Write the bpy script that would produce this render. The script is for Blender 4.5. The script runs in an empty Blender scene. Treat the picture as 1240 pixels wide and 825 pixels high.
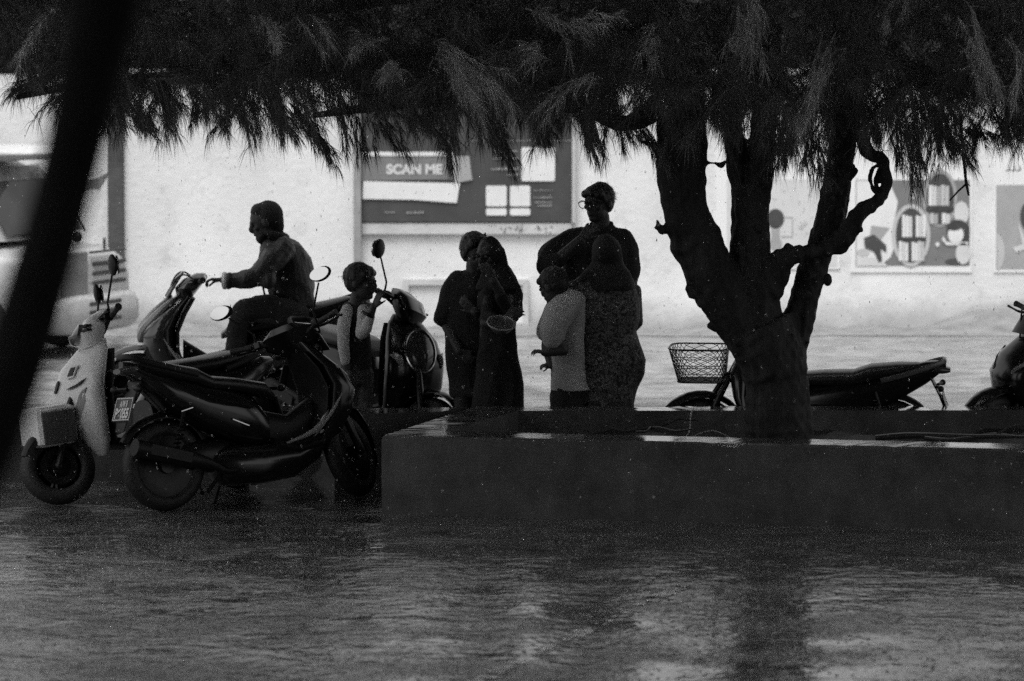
EXPO = 0.95
import bpy, bmesh, math, random
import numpy as np
from mathutils import Vector, Matrix
R = math.radians
random.seed(7)
rng = np.random.default_rng(11)
scene = bpy.context.scene
COL = scene.collection

# ------------------------------------------------------------------ camera
CAMZ, PITCH, F = 3.0, R(4.45), 5050.0          # metres, radians, focal length in photo pixels (1240 wide)
cd = bpy.data.cameras.new('camera')
cam = bpy.data.objects.new('camera', cd)
COL.objects.link(cam)
cam.location = (0, 0, CAMZ)
cam.rotation_euler = (R(90) - PITCH, 0, 0)
cd.sensor_width = 36
cd.lens = 36 * F / 1240
cd.clip_start = .1
cd.clip_end = 500
cd.dof.use_dof = True
cd.dof.focus_distance = 26.3
cd.dof.aperture_fstop = cd.lens / 1000 / 0.058
scene.camera = cam

FW = Vector((0, math.cos(PITCH), -math.sin(PITCH)))
UP = Vector((0, math.sin(PITCH), math.cos(PITCH)))

def ray(px, py):
    return FW + Vector((1, 0, 0)) * ((px - 620) / F) + UP * ((412.5 - py) / F)

def P(px, py, Y):
    d = ray(px, py)
    return Vector((0, 0, CAMZ)) + d * (Y / d.y)

def G(px, py, z=0.0):
    d = ray(px, py)
    return Vector((0, 0, CAMZ)) + d * ((z - CAMZ) / d.z)

# ------------------------------------------------------------------ materials
def mat(name, c, rough=.5, var=.25, scale=6, bump=0, bscale=60, spec=.5, metal=0, coat=0, stretch=None, detail=5):
    m = bpy.data.materials.new(name)
    m.use_nodes = True
    nt = m.node_tree
    N, L = nt.nodes, nt.links
    b = N['Principled BSDF']
    tc = N.new('ShaderNodeTexCoord')
    vec = tc.outputs['Object']
    if stretch:
        mp = N.new('ShaderNodeMapping')
        mp.inputs['Scale'].default_value = stretch
        L.new(vec, mp.inputs['Vector'])
        vec = mp.outputs['Vector']
    n = N.new('ShaderNodeTexNoise')
    n.inputs['Scale'].default_value = scale
    n.inputs['Detail'].default_value = detail
    n.inputs['Roughness'].default_value = .6
    L.new(vec, n.inputs['Vector'])
    mr = N.new('ShaderNodeMapRange')
    mr.inputs['From Min'].default_value = .3
    mr.inputs['From Max'].default_value = .7
    mr.inputs['To Min'].default_value = c * (1 - var)
    mr.inputs['To Max'].default_value = c * (1 + var)
    L.new(n.outputs['Fac'], mr.inputs['Value'])
    L.new(mr.outputs['Result'], b.inputs['Base Color'])
    b.inputs['Roughness'].default_value = rough
    b.inputs['Metallic'].default_value = metal
    b.inputs['Specular IOR Level'].default_value = spec
    b.inputs['Coat Weight'].default_value = coat
    b.inputs['Coat Roughness'].default_value = .08
    if bump:
        n2 = N.new('ShaderNodeTexNoise')
        n2.inputs['Scale'].default_value = bscale
        n2.inputs['Detail'].default_value = 4
        L.new(vec, n2.inputs['Vector'])
        bp = N.new('ShaderNodeBump')
        bp.inputs['Strength'].default_value = bump
        bp.inputs['Distance'].default_value = .02
        L.new(n2.outputs['Fac'], bp.inputs['Height'])
        L.new(bp.outputs['Normal'], b.inputs['Normal'])
    return m

# ------------------------------------------------------------------ mesh builder
def ring(c, u, v, n=16, e=2.0):
    """superellipse of half axes u, v round c"""
    c, u, v = Vector(c), Vector(u), Vector(v)
    out = []
    for k in range(n):
        a = 2 * math.pi * k / n
        ca, sa = math.cos(a), math.sin(a)
        x = math.copysign(abs(ca) ** (2 / e), ca)
        y = math.copysign(abs(sa) ** (2 / e), sa)
        out.append(c + u * x + v * y)
    return out

def xring(x, zc, hz, hy, e=2.6, n=16, yc=0, tilt=0):
    return ring((x, yc, zc), (0, hy, 0), (tilt, 0, hz), n, e)

def zring(z, xc, hx, hy, e=2.6, n=16, yc=0, tilt=0):
    return ring((xc, yc, z), (hx, 0, tilt), (0, hy, 0), n, e)

def smooth_path(pts, sub=4):
    pts = [Vector(p) for p in pts]
    if len(pts) < 3:
        return pts
    out = []
    for i in range(len(pts) - 1):
        p0, p1, p2, p3 = pts[max(i - 1, 0)], pts[i], pts[i + 1], pts[min(i + 2, len(pts) - 1)]
        for k in range(sub):
            t = k / sub
            out.append(.5 * ((2 * p1) + (p2 - p0) * t + (2 * p0 - 5 * p1 + 4 * p2 - p3) * t * t + (3 * p1 - p0 - 3 * p2 + p3) * t ** 3))
    out.append(pts[-1])
    return out

class MB:
    def __init__(s):
        s.v, s.f, s.m = [], [], []

    def add(s, vs, fs, m=0):
        o = len(s.v)
        s.v += [tuple(p) for p in vs]
        s.f += [tuple(i + o for i in f) for f in fs]
        s.m += [m] * len(fs)
        return s

    def loft(s, rings, caps=True, m=0, close=True):
        n = len(rings[0])
        vs = [p for r in rings for p in r]
        fs = []
        for i in range(len(rings) - 1):
            for k in range(n if close else n - 1):
                a, b = i * n + k, i * n + (k + 1) % n
                fs.append((a, b, b + n, a + n))
        if caps:
            fs.append(tuple(range(n - 1, -1, -1)))
            fs.append(tuple((len(rings) - 1) * n + k for k in range(n)))
        return s.add(vs, fs, m)

    def tube(s, pts, r, n=8, m=0, sub=0, flat=1.0):
        pts = [Vector(p) for p in pts]
        rr = list(r) if isinstance(r, (list, tuple)) else [r] * len(pts)
        if sub and len(pts) > 2:
            k = len(pts)
            pts = smooth_path(pts, sub)
            rr = list(np.interp(np.linspace(0, k - 1, len(pts)), np.arange(k), rr))
        rings = []
        prev = None
        for i, p in enumerate(pts):
            t = (pts[min(i + 1, len(pts) - 1)] - pts[max(i - 1, 0)]).normalized()
            if prev is None:
                ref = Vector((0, 0, 1)) if abs(t.z) < .9 else Vector((1, 0, 0))
                u = t.cross(ref).normalized()
            else:
                u = (prev - t * prev.dot(t)).normalized()
            prev = u
            w = t.cross(u)
            rings.append(ring(p, u * rr[i], w * rr[i] * flat, n))
        return s.loft(rings, m=m)

    def box(s, c, d, rot=None, m=0, bev=0.0):
        c = Vector(c)
        x, y, z = d[0] / 2, d[1] / 2, d[2] / 2
        if bev:
            rings = []
            for zz, k in ((-z, 1), (-z + bev, 0), (z - bev, 0), (z, 1)):
                a, b2 = x - bev * k, y - bev * k
                rings.append([Vector(q + (zz,)) for q in ((-a, -b2 + bev), (-a + bev, -b2), (a - bev, -b2), (a, -b2 + bev), (a, b2 - bev), (a - bev, b2), (-a + bev, b2), (-a, b2 - bev))])
            if rot is not None:
                rings = [[rot @ p for p in r] for r in rings]
            return s.loft([[p + c for p in r] for r in rings], m=m)
        vs = [Vector((i, j, k)) for k in (-z, z) for i, j in ((-x, -y), (x, -y), (x, y), (-x, y))]
        if rot is not None:
            vs = [rot @ p for p in vs]
        return s.add([p + c for p in vs], [(3, 2, 1, 0), (4, 5, 6, 7), (0, 1, 5, 4), (1, 2, 6, 5), (2, 3, 7, 6), (3, 0, 4, 7)], m)

    def lathe(s, prof, c=(0, 0, 0), axis='y', n=28, m=0):
        c = Vector(c)
        rings = []
        for r, h in prof:
            if axis == 'y':
                rings.append(ring(c + Vector((0, h, 0)), (r, 0, 0), (0, 0, -r), n))
            elif axis == 'z':
                rings.append(ring(c + Vector((0, 0, h)), (r, 0, 0), (0, r, 0), n))
            else:
                rings.append(ring(c + Vector((h, 0, 0)), (0, r, 0), (0, 0, r), n))
        return s.loft(rings, m=m)

    def ell(s, c, r, rot=None, n=14, k=9, m=0):
        c = Vector(c)
        rings = []
        for i in range(k + 1):
            a = math.pi * i / k
            q = max(math.sin(a), .02)
            rr = [Vector((r[0] * q * math.cos(2 * math.pi * j / n), r[1] * q * math.sin(2 * math.pi * j / n), -r[2] * math.cos(a))) for j in range(n)]
            if rot is not None:
                rr = [rot @ p for p in rr]
            rings.append([p + c for p in rr])
        return s.loft(rings, m=m)

    def cap(s, a, b, ra, rb, n=14):
        """tapered capsule"""
        a, b = Vector(a), Vector(b)
        t = (b - a)
        ln = max(t.length, 1e-5)
        t = t / ln
        ref = Vector((0, 0, 1)) if abs(t.z) < .9 else Vector((1, 0, 0))
        u = t.cross(ref).normalized()
        w = t.cross(u)
        rings = []
        for al in (-88, -60, -30, 0):
            rings.append(ring(a + t * (ra * math.sin(R(al))), u * ra * math.cos(R(al)), w * ra * math.cos(R(al)), n))
        for al in (0, 30, 60, 88):
            rings.append(ring(b + t * (rb * math.sin(R(al))), u * rb * math.cos(R(al)), w * rb * math.cos(R(al)), n))
        return s.loft(rings)

    def prism(s, poly, z0, z1, m=0):
        n = len(poly)
        return s.loft([[Vector((p[0], p[1], z0)) for p in poly], [Vector((p[0], p[1], z1)) for p in poly]], m=m)

    def plate(s, poly, o, u, v, n, th, m=0):
        """flat polygon given in (a,b) along u,v from o, thickness th along n"""
        o, u, v, n = Vector(o), Vector(u), Vector(v), Vector(n)
        pts = [o + u * a + v * b for a, b in poly]
        return s.loft([pts, [p + n * th for p in pts]], m=m)

    def mesh(s, name):
        me = bpy.data.meshes.new(name)
        me.from_pydata(s.v, [], s.f)
        me.update()
        bm = bmesh.new()
        bm.from_mesh(me)
        bmesh.ops.recalc_face_normals(bm, faces=bm.faces)
        bm.to_mesh(me)
        bm.free()
        if any(s.m):
            me.polygons.foreach_set('material_index', s.m)
        return me

    def build(s, name, mats, parent=None, smooth=40):
        me = s.mesh(name)
        for m in (mats if isinstance(mats, (list, tuple)) else [mats]):
            me.materials.append(m)
        if smooth:
            me.polygons.foreach_set('use_smooth', [True] * len(me.polygons))
            me.set_sharp_from_angle(angle=R(smooth))
        o = bpy.data.objects.new(name, me)
        COL.objects.link(o)
        if parent:
            o.parent = parent
        return o

def remeshed(mb, name, m, parent=None, voxel=.008, it=4, disp=None):
    """union of the closed shapes in mb as one continuous skin"""
    me = mb.mesh(name + '_tmp')
    o = bpy.data.objects.new(name, me)
    COL.objects.link(o)
    md = o.modifiers.new('r', 'REMESH')
    md.mode = 'VOXEL'
    md.voxel_size = voxel
    sm = o.modifiers.new('s', 'SMOOTH')
    sm.factor = .5
    sm.iterations = it
    dg = bpy.context.evaluated_depsgraph_get()
    dg.update()
    me2 = bpy.data.meshes.new_from_object(o.evaluated_get(dg))
    o.modifiers.clear()
    o.data = me2
    bpy.data.meshes.remove(me)
    me2.name = name
    if disp:
        n = len(me2.vertices)
        co = np.empty(n * 3)
        me2.vertices.foreach_get('co', co)
        co = co.reshape(-1, 3)
        no = np.empty(n * 3)
        me2.vertices.foreach_get('normal', no)
        co += no.reshape(-1, 3) * disp(co)[:, None]
        me2.vertices.foreach_set('co', co.ravel())
        me2.update()
    me2.materials.clear()
    me2.materials.append(m)
    me2.polygons.foreach_set('use_smooth', [True] * len(me2.polygons))
    if parent:
        o.parent = parent
    return o

def folds(amp, kz=0, kx=40, seed=0):
    r = np.random.default_rng(seed)
    w = [(r.normal(0, kx), r.normal(0, kx), r.normal(0, kz + 8), r.uniform(0, 6)) for _ in range(8)]
    q = [(r.normal(0, 7), r.normal(0, 7), r.normal(0, 7), r.uniform(0, 6)) for _ in range(8)]
    def f(co):
        s = 0
        for (a, b, c, d), (e, g, h, i) in zip(w, q):
            warp = 1.3 * np.sin(co[:, 0] * e + co[:, 1] * g + co[:, 2] * h + i)
            m = .5 + .5 * np.sin(co[:, 0] * g + co[:, 1] * h + co[:, 2] * e + d)
            s = s + m * (1 - 2.2 * np.abs(np.sin((co[:, 0] * a + co[:, 1] * b + co[:, 2] * c + d + warp) * .5)))
        return amp * s / 2.4
    return f

def tag(o, label=None, cat=None, group=None, kind=None):
    for k, v in (('label', label), ('category', cat), ('group', group), ('kind', kind)):
        if v:
            o[k] = v
    return o

def empty(name, loc, rz=0, label=None, cat=None, group=None, lean=0, scale=1):
    o = bpy.data.objects.new(name, None)
    COL.objects.link(o)
    o.location = loc
    o.rotation_euler = (lean, 0, rz)
    o.scale = (scale,) * 3
    o.empty_display_size = .2
    return tag(o, label, cat, group)

def arr_mesh(name, verts, faces_flat, nv, m, parent=None):
    """fast mesh from numpy arrays, all faces with nv corners"""
    me = bpy.data.meshes.new(name)
    nf = len(faces_flat) // nv
    me.vertices.add(len(verts))
    me.vertices.foreach_set('co', np.asarray(verts, dtype=np.float32).ravel())
    me.loops.add(len(faces_flat))
    me.loops.foreach_set('vertex_index', np.asarray(faces_flat, dtype=np.int32))
    me.polygons.add(nf)
    me.polygons.foreach_set('loop_start', np.arange(0, nf * nv, nv, dtype=np.int32))
    me.update(calc_edges=True)
    me.materials.append(m)
    o = bpy.data.objects.new(name, me)
    COL.objects.link(o)
    if parent:
        o.parent = parent
    return o

def text_mesh(body, size, offset=0.0):
    cu = bpy.data.curves.new('t', 'FONT')
    cu.body = body
    cu.size = size
    cu.offset = offset
    cu.extrude = 0
    cu.align_x = 'LEFT'
    o = bpy.data.objects.new('t', cu)
    COL.objects.link(o)
    dg = bpy.context.evaluated_depsgraph_get()
    me = bpy.data.meshes.new_from_object(o.evaluated_get(dg))
    vs = [v.co.copy() for v in me.vertices]
    fs = [tuple(p.vertices) for p in me.polygons]
    bpy.data.objects.remove(o)
    bpy.data.meshes.remove(me)
    return vs, fs

def lettering(mb, body, size, o, u, v, m=0, offset=0.0, width=None):
    vs, fs = text_mesh(body, size, offset)
    w = max(p.x for p in vs) - min(p.x for p in vs)
    k = width / w if width else 1
    x0 = min(p.x for p in vs)
    o, u, v = Vector(o), Vector(u), Vector(v)
    mb.add([o + u * ((p.x - x0) * k) + v * p.y for p in vs], fs, m)
    return w * k
# ------------------------------------------------------------------ world and light
SUN_EL, SUN_AZ = R(66), R(200)                  # overcast: a soft sun high behind the camera
w = bpy.data.worlds.new('World')
scene.world = w
w.use_nodes = True
nt = w.node_tree
bg = nt.nodes['Background']
sky = nt.nodes.new('ShaderNodeTexSky')
sky.sky_type = 'NISHITA'
sky.sun_disc = False
sky.sun_elevation = SUN_EL
sky.sun_rotation = SUN_AZ
sky.dust_density = 4
bw = nt.nodes.new('ShaderNodeRGBToBW')          # the photograph is black and white
nt.links.new(sky.outputs[0], bw.inputs[0])
nt.links.new(bw.outputs[0], bg.inputs['Color'])
bg.inputs['Strength'].default_value = .12
sd = bpy.data.lights.new('sun', 'SUN')
sd.energy = 1.1
sd.angle = R(25)
sun = bpy.data.objects.new('sun', sd)
COL.objects.link(sun)
d = Vector((math.sin(SUN_AZ) * math.cos(SUN_EL), math.cos(SUN_AZ) * math.cos(SUN_EL), math.sin(SUN_EL)))
sun.rotation_euler = d.to_track_quat('Z', 'Y').to_euler()
vs = scene.view_settings
vs.view_transform = 'Standard'
vs.look = 'None'
vs.gamma = 1
vs.use_curve_mapping = False
vs.exposure = EXPO
scene.cycles.use_denoising = False
scene.cycles.use_adaptive_sampling = False
scene.cycles.max_bounces = 6
scene.cycles.transparent_max_bounces = 6

# ------------------------------------------------------------------ ground
def wet_mat(name, c, r0, r1, bump, fine, rs=1.2, var=.4, dist=.012, grit=0):
    m = bpy.data.materials.new(name)
    m.use_nodes = True
    N, L = m.node_tree.nodes, m.node_tree.links
    b = N['Principled BSDF']
    tc = N.new('ShaderNodeTexCoord')
    def noise(scale, det=4, rough=.55, vec=None, dim='3D'):
        n = N.new('ShaderNodeTexNoise')
        n.inputs['Scale'].default_value = scale
        n.inputs['Detail'].default_value = det
        n.inputs['Roughness'].default_value = rough
        L.new(vec or tc.outputs['Object'], n.inputs['Vector'])
        return n.outputs['Fac']
    def rangev(src, a, b2, lo=.35, hi=.65):
        r = N.new('ShaderNodeMapRange')
        r.inputs['From Min'].default_value = lo
        r.inputs['From Max'].default_value = hi
        r.inputs['To Min'].default_value = a
        r.inputs['To Max'].default_value = b2
        L.new(src, r.inputs['Value'])
        return r.outputs['Result']
    big = noise(rs, 5)
    if grit:                                              # pale aggregate showing through the water film
        gm = N.new('ShaderNodeMath'); gm.operation = 'MULTIPLY'
        L.new(rangev(noise(3.1, 8, .7), c * (1 - var), c * (1 + var)), gm.inputs[0])
        L.new(rangev(noise(grit, 2, .6), .35, 2.0, .38, .66), gm.inputs[1])
        L.new(gm.outputs[0], b.inputs['Base Color'])
    else:
        L.new(rangev(noise(3.1, 8, .7), c * (1 - var), c * (1 + var)), b.inputs['Base Color'])
    L.new(rangev(big, r0, r1, .40, .62), b.inputs['Roughness'])
    b.inputs['IOR'].default_value = 1.4
    # rain-struck film: ripples of several sizes, calmer where the water is deep
    v = N.new('ShaderNodeTexVoronoi')
    v.feature = 'DISTANCE_TO_EDGE'
    v.inputs['Scale'].default_value = fine * .35
    L.new(tc.outputs['Object'], v.inputs['Vector'])
    add = N.new('ShaderNodeMath'); add.operation = 'ADD'
    L.new(noise(fine, 3, .55), add.inputs[0])
    mul = N.new('ShaderNodeMath'); mul.operation = 'MULTIPLY'
    L.new(noise(fine * .22, 3, .6), mul.inputs[0]); mul.inputs[1].default_value = 2.2
    L.new(mul.outputs[0], add.inputs[1])
    add2 = N.new('ShaderNodeMath'); add2.operation = 'ADD'
    mul2 = N.new('ShaderNodeMath'); mul2.operation = 'MULTIPLY'
    L.new(v.outputs['Distance'], mul2.inputs[0]); mul2.inputs[1].default_value = .8
    L.new(add.outputs[0], add2.inputs[0]); L.new(mul2.outputs[0], add2.inputs[1])
    bp = N.new('ShaderNodeBump')
    bp.inputs['Distance'].default_value = dist
    L.new(rangev(big, bump * (.13 if grit else .35), bump * (.75 if grit else 1), .40, .62), bp.inputs['Strength'])
    L.new(add2.outputs[0], bp.inputs['Height'])
    L.new(bp.outputs['Normal'], b.inputs['Normal'])
    return m

asphalt = wet_mat('wet_asphalt', .13, .03, .22, 1.0, 11, 1.3, .6, dist=.024, grit=60)
sandroad = wet_mat('wet_road', .20, .12, .5, .8, 7, .8, .55, .04)
o = MB().add([(-60, -8, 0), (60, -8, 0), (60, 28.0, 0), (-60, 28.0, 0)], [(0, 1, 2, 3)]).build('ground', asphalt, smooth=0)
o['kind'] = 'structure'
o = MB().add([(-60, 28.0, 0), (60, 28.0, 0), (60, 140, 0), (-60, 140, 0)], [(0, 1, 2, 3)]).build('road', sandroad, smooth=0)
o['kind'] = 'structure'
# worn road marking crossing the near ground
a, b = G(585, 822), G(730, 755)
dd = (b - a).normalized()
s = Vector((-dd.y, dd.x, 0))
mk = MB()
for k in range(60):
    t0 = k * .075 - 1.2
    if random.random() < .22: continue
    wd = .012 + random.random() * .05
    jit = s * random.uniform(-.015, .015)
    q0, q1 = a + dd * t0 + jit, a + dd * (t0 + .05 + random.random() * .05) + jit
    mk.add([q0 - s * wd + Vector((0, 0, .004)), q1 - s * wd * .8 + Vector((0, 0, .004)), q1 + s * wd + Vector((0, 0, .004)), q0 + s * wd * .9 + Vector((0, 0, .004))], [(0, 1, 2, 3)])
o = mk.build('road_marking', wet_mat('worn_paint', .5, .1, .4, 1, 12, 3, .7, .05), smooth=0)
o['kind'] = 'structure'

# raised pavement behind the planter
HP = .48
pav = MB()
pl, pr = P(508, 494, 27.5), P(808, 494, 27.5)
pav.box(((pl.x + pr.x) / 2, 27.66, .075), (pr.x - pl.x, 1.3, .15), bev=.02)
o = pav.build('pavement', mat('wet_paving', .14, .25, .3, 5, .3, 40), smooth=30)
o['kind'] = 'structure'
# wet sand heaped along the foot of the far wall
WY = 39.8
sand = MB()
rows = []
n = 160
for j in range(7):
    row = []
    for i in range(n):
        x = -9 + 18 * i / (n - 1)
        hump = .22 * math.exp(-((x - 4.9) / .55) ** 2) + .05 + .025 * math.sin(x * 3.1) + .02 * math.sin(x * 7.7)
        t = j / 6
        row.append(Vector((x, WY - .02 - .75 * t + .05 * math.sin(x * 2.3 + j), max(hump * (1 - t) ** 1.5, .002) + .003)))
    rows.append(row)
sand.loft(rows, caps=False, close=False)
o = sand.build('sand', mat('wet_sand', .2, .6, .3, 6, .4, 30), smooth=60)
o['kind'] = 'structure'

# ------------------------------------------------------------------ far wall
wallm = mat('white_plaster', .74, .8, .10, 1.3, .25, 22, .2)
stainm = mat('grey_plaster', .52, .8, .2, 2.2, .25, 22, .2)
darkpost = mat('dark_post_paint', .07, .6, .4, 4, .2, 30)
# plaster with damp stains along its foot and hairline cracks
def plaster():
    m = bpy.data.materials.new('stained_plaster')
    m.use_nodes = True
    N, L = m.node_tree.nodes, m.node_tree.links
    b = N['Principled BSDF']
    b.inputs['Roughness'].default_value = .75
    b.inputs['Specular IOR Level'].default_value = .2
    tc = N.new('ShaderNodeTexCoord')
    sep = N.new('ShaderNodeSeparateXYZ')
    L.new(tc.outputs['Object'], sep.inputs[0])
    def noise(scale, det=6, rough=.6):
        n = N.new('ShaderNodeTexNoise')
        n.inputs['Scale'].default_value = scale
        n.inputs['Detail'].default_value = det
        n.inputs['Roughness'].default_value = rough
        L.new(tc.outputs['Object'], n.inputs['Vector'])
        return n.outputs['Fac']
    def math_(op, a, c):
        q = N.new('ShaderNodeMath'); q.operation = op
        for i, x in enumerate((a, c)):
            if isinstance(x, (int, float)):
                q.inputs[i].default_value = x
            else:
                L.new(x, q.inputs[i])
        return q.outputs[0]
    def rng_(src, lo, hi, a, c):
        r = N.new('ShaderNodeMapRange')
        r.inputs['From Min'].default_value = lo; r.inputs['From Max'].default_value = hi
        r.inputs['To Min'].default_value = a; r.inputs['To Max'].default_value = c
        L.new(src, r.inputs['Value'])
        return r.outputs['Result']
    base = rng_(noise(.9), .3, .7, .63, .82)
    blot = rng_(noise(2.6, 8, .7), .55, .72, 1, .74)
    speck = rng_(noise(26, 3, .5), .68, .76, 1, .72)
    h = math_('ADD', sep.outputs['Z'], math_('MULTIPLY', noise(3.3), -.35))
    foot = rng_(h, -.12, .16, .6, 1)
    v = N.new('ShaderNodeTexVoronoi'); v.feature = 'DISTANCE_TO_EDGE'; v.inputs['Scale'].default_value = .55
    nn = N.new('ShaderNodeTexNoise'); nn.inputs['Scale'].default_value = 2.5; nn.inputs['Detail'].default_value = 6
    L.new(tc.outputs['Object'], nn.inputs['Vector'])
    mx = N.new('ShaderNodeMix'); mx.data_type = 'VECTOR'; mx.inputs[0].default_value = .35
    L.new(tc.outputs['Object'], mx.inputs[4]); L.new(nn.outputs['Color'], mx.inputs[5])
    L.new(mx.outputs[1], v.inputs['Vector'])
    crack = math_('MAXIMUM', rng_(v.outputs['Distance'], .0, .004, .86, 1), rng_(noise(.8), .45, .55, .7, 1))
    tot = math_('MULTIPLY', math_('MULTIPLY', base, blot), math_('MULTIPLY', math_('MULTIPLY', speck, foot), crack))
    L.new(tot, b.inputs['Base Color'])
    bp = N.new('ShaderNodeBump'); bp.inputs['Strength'].default_value = .3; bp.inputs['Distance'].default_value = .02
    L.new(noise(14), bp.inputs['Height']); L.new(bp.outputs['Normal'], b.inputs['Normal'])
    return m
wallm = plaster()
WTOP = P(60, 91, WY).z
# main wall: right of the dark post; left wall: set back a little
xp0, xp1 = P(131, 300, WY).x, P(151, 300, WY).x
wl = empty('boundary_wall', (0, WY, 0), 0, 'long white plastered wall running behind the road, with damp stained foot', 'wall')
mb = MB()
mb.box(((xp1 + 14) / 2, .125, WTOP / 2), (14 - xp1, .25, WTOP))
mb.build('wall', wallm, wl, 0)
MB().box(((xp1 + 14) / 2, .125, WTOP + .03), (14 - xp1 + .1, .33, .06), bev=.01).build('coping', stainm, wl, 0)
wl2 = empty('side_wall', (0, WY + .1, 0), 0, 'cracked pale wall section left of the dark post behind the van', 'wall')
mb = MB(); mb.box(((xp0 - 10) / 2, .125, WTOP / 2), (xp0 + 10, .25, WTOP)); mb.build('wall', wallm, wl2, 0)
# ragged missing plaster patch low on the side wall
patch = [(0, 0), (.08, .03), (.17, .02), (.22, .10), (.30, .24), (.25, .17), (.17, .13), (.06, .10), (.01, .06)]
q = P(98, 231, WY + .1)
MB().plate(patch, (q.x, -.002, q.z), (1, 0, 0), (0, 0, 1), (0, -1, 0), .006).build('bare_patch', mat('bare_render', .17, .9, .4, 9), wl2, 0)
ps = empty('wall_post', ((xp0 + xp1) / 2, WY - .03, 0), 0, 'tall dark weathered post joining the two white wall sections', 'post')
MB().box((0, .1, (WTOP + .1) / 2), (xp1 - xp0 - .006, .26, WTOP + .1), bev=.006).build('post', darkpost, ps, 0)

# small dark frame painted low on the wall (a boxed-in hatch)
hx0, hx1 = P(488, 400, WY).x, P(640, 400, WY).x
hz1 = P(488, 338, WY).z
hb = empty('wall_hatch', ((hx0 + hx1) / 2, WY, 0), 0, 'low square hatch with raised grey surround under the notice board', 'hatch')
hw = (hx1 - hx0) / 2
t = P(0, 337, WY).z - P(0, 344, WY).z
mb = MB()
mb.box((-hw + t / 2, -.025, hz1 / 2), (t, .05, hz1)); mb.box((hw - t / 2, -.025, hz1 / 2), (t, .05, hz1))
mb.box((0, -.024, hz1 - t / 2), (2 * hw - 2 * t, .048, t))
mb.build('surround', stainm, hb, 0)
MB().box((0, -.004, (hz1 - t) / 2), (2 * hw - 2 * t, .012, hz1 - t)).build('panel', mat('hatch_panel', .68, .7, .1, 3), hb, 0)
# ------------------------------------------------------------------ notice board and posters
white = mat('print_white', .74, .5, .06, 5)
midg = mat('print_mid_grey', .19, .5, .12, 5)
darkg = mat('print_dark_grey', .065, .45, .2, 4)
ltg = mat('print_light_grey', .5, .5, .08, 5)
blackp = mat('print_black', .05, .5, .2, 8)
framem = mat('board_frame', .30, .5, .2, 6)
WYs = WY - .06
def S(px, py): # point on the board plane
    return P(px, py, WYs)
bd = empty('notice_board', S(565, 270), 0, 'dark grey notice board on white wall with large SCAN ME strip and four pale squares', 'notice board')
B0 = S(565, 270)
def L2(px, py, off=0.0):
    p = S(px, py) - B0
    return Vector((p.x, -off, p.z))
def quad(mb, pts, off, m=0, th=.004):
    a = [L2(x, y, off) for x, y in pts]
    mb.loft([a, [p + Vector((0, -th, 0)) for p in a]], m=m)
mb = MB(); a, c = L2(438, 269), L2(692, 100)
mb.box(((a.x + c.x) / 2, .03, (a.z + c.z) / 2), (c.x - a.x, .055, c.z - a.z)); mb.build('panel', darkg, bd, 0)
# frame: left upright reaching below the board, thin right edge
mb = MB(); a, c = L2(428.5, 318), L2(437, 95)
mb.box(((a.x + c.x) / 2, .0, (a.z + c.z) / 2), (c.x - a.x, .11, c.z - a.z), bev=.004); mb.build('frame', framem, bd, 0)
mb = MB(); a, c = L2(692.6, 270), L2(697, 95)
mb.box(((a.x + c.x) / 2, .01, (a.z + c.z) / 2), (c.x - a.x, .1, c.z - a.z), bev=.003); mb.build('frame', ltg, bd, 0)
mb = MB(); a, c = L2(438, 284), L2(692, 270.5)
mb.box(((a.x + c.x) / 2, .035, (a.z + c.z) / 2), (c.x - a.x, .045, c.z - a.z), bev=.003); mb.build('shade_strip', stainm, bd, 0)  # grey strip standing in for the soft shading below the panel
mb = MB(); quad(mb, [(438, 219), (568, 217), (572, 219), (566, 189), (438, 189)], .003); mb.build('banner_strip', midg, bd, 0)
mb = MB(); quad(mb, [(550, 222), (572, 218), (568, 189), (544, 189)], .009, th=.003); mb.build('banner_fold', mat('fold_grey', .36, .5, .1, 4), bd, 0)
mb = MB(); quad(mb, [(439, 241), (500, 242), (553, 246), (557, 222), (440, 219.5)], .009); quad(mb, [(438, 189), (550, 189), (549, 184), (438, 184)], .009); mb.build('paper_strip', white, bd, 0)
def rrect(x0, y0, x1, y1, r=2.2):
    out = []
    for cx, cy, a0 in ((x1 - r, y0 + r, -90), (x1 - r, y1 - r, 0), (x0 + r, y1 - r, 90), (x0 + r, y0 + r, 180)):
        for k in range(4):
            a = R(a0 + 30 * k)
            out.append((cx + r * math.cos(a), cy + r * math.sin(a)))
    return out
for x0, y0, x1, y1 in ((631.5, 178.5, 672, 219.5), (588.5, 225, 613.5, 250), (617.5, 225, 642, 250), (588.5, 252.5, 613.5, 261), (617.5, 252.5, 642, 261)):
    mb = MB(); quad(mb, rrect(x0, y0, x1, y1), .003); mb.build('blank_square', white, bd, 0)
mb = MB()
px = L2(569, 0).x - L2(568, 0).x
lettering(mb, 'SCAN ME', .125, L2(468, 210.5, .0105), (1, 0, 0), (0, 0, 1), 0, .006, width=px * 68)
mb.build('lettering', mat('letter_grey', .62, .5, .05, 5), bd, 0)
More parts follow.
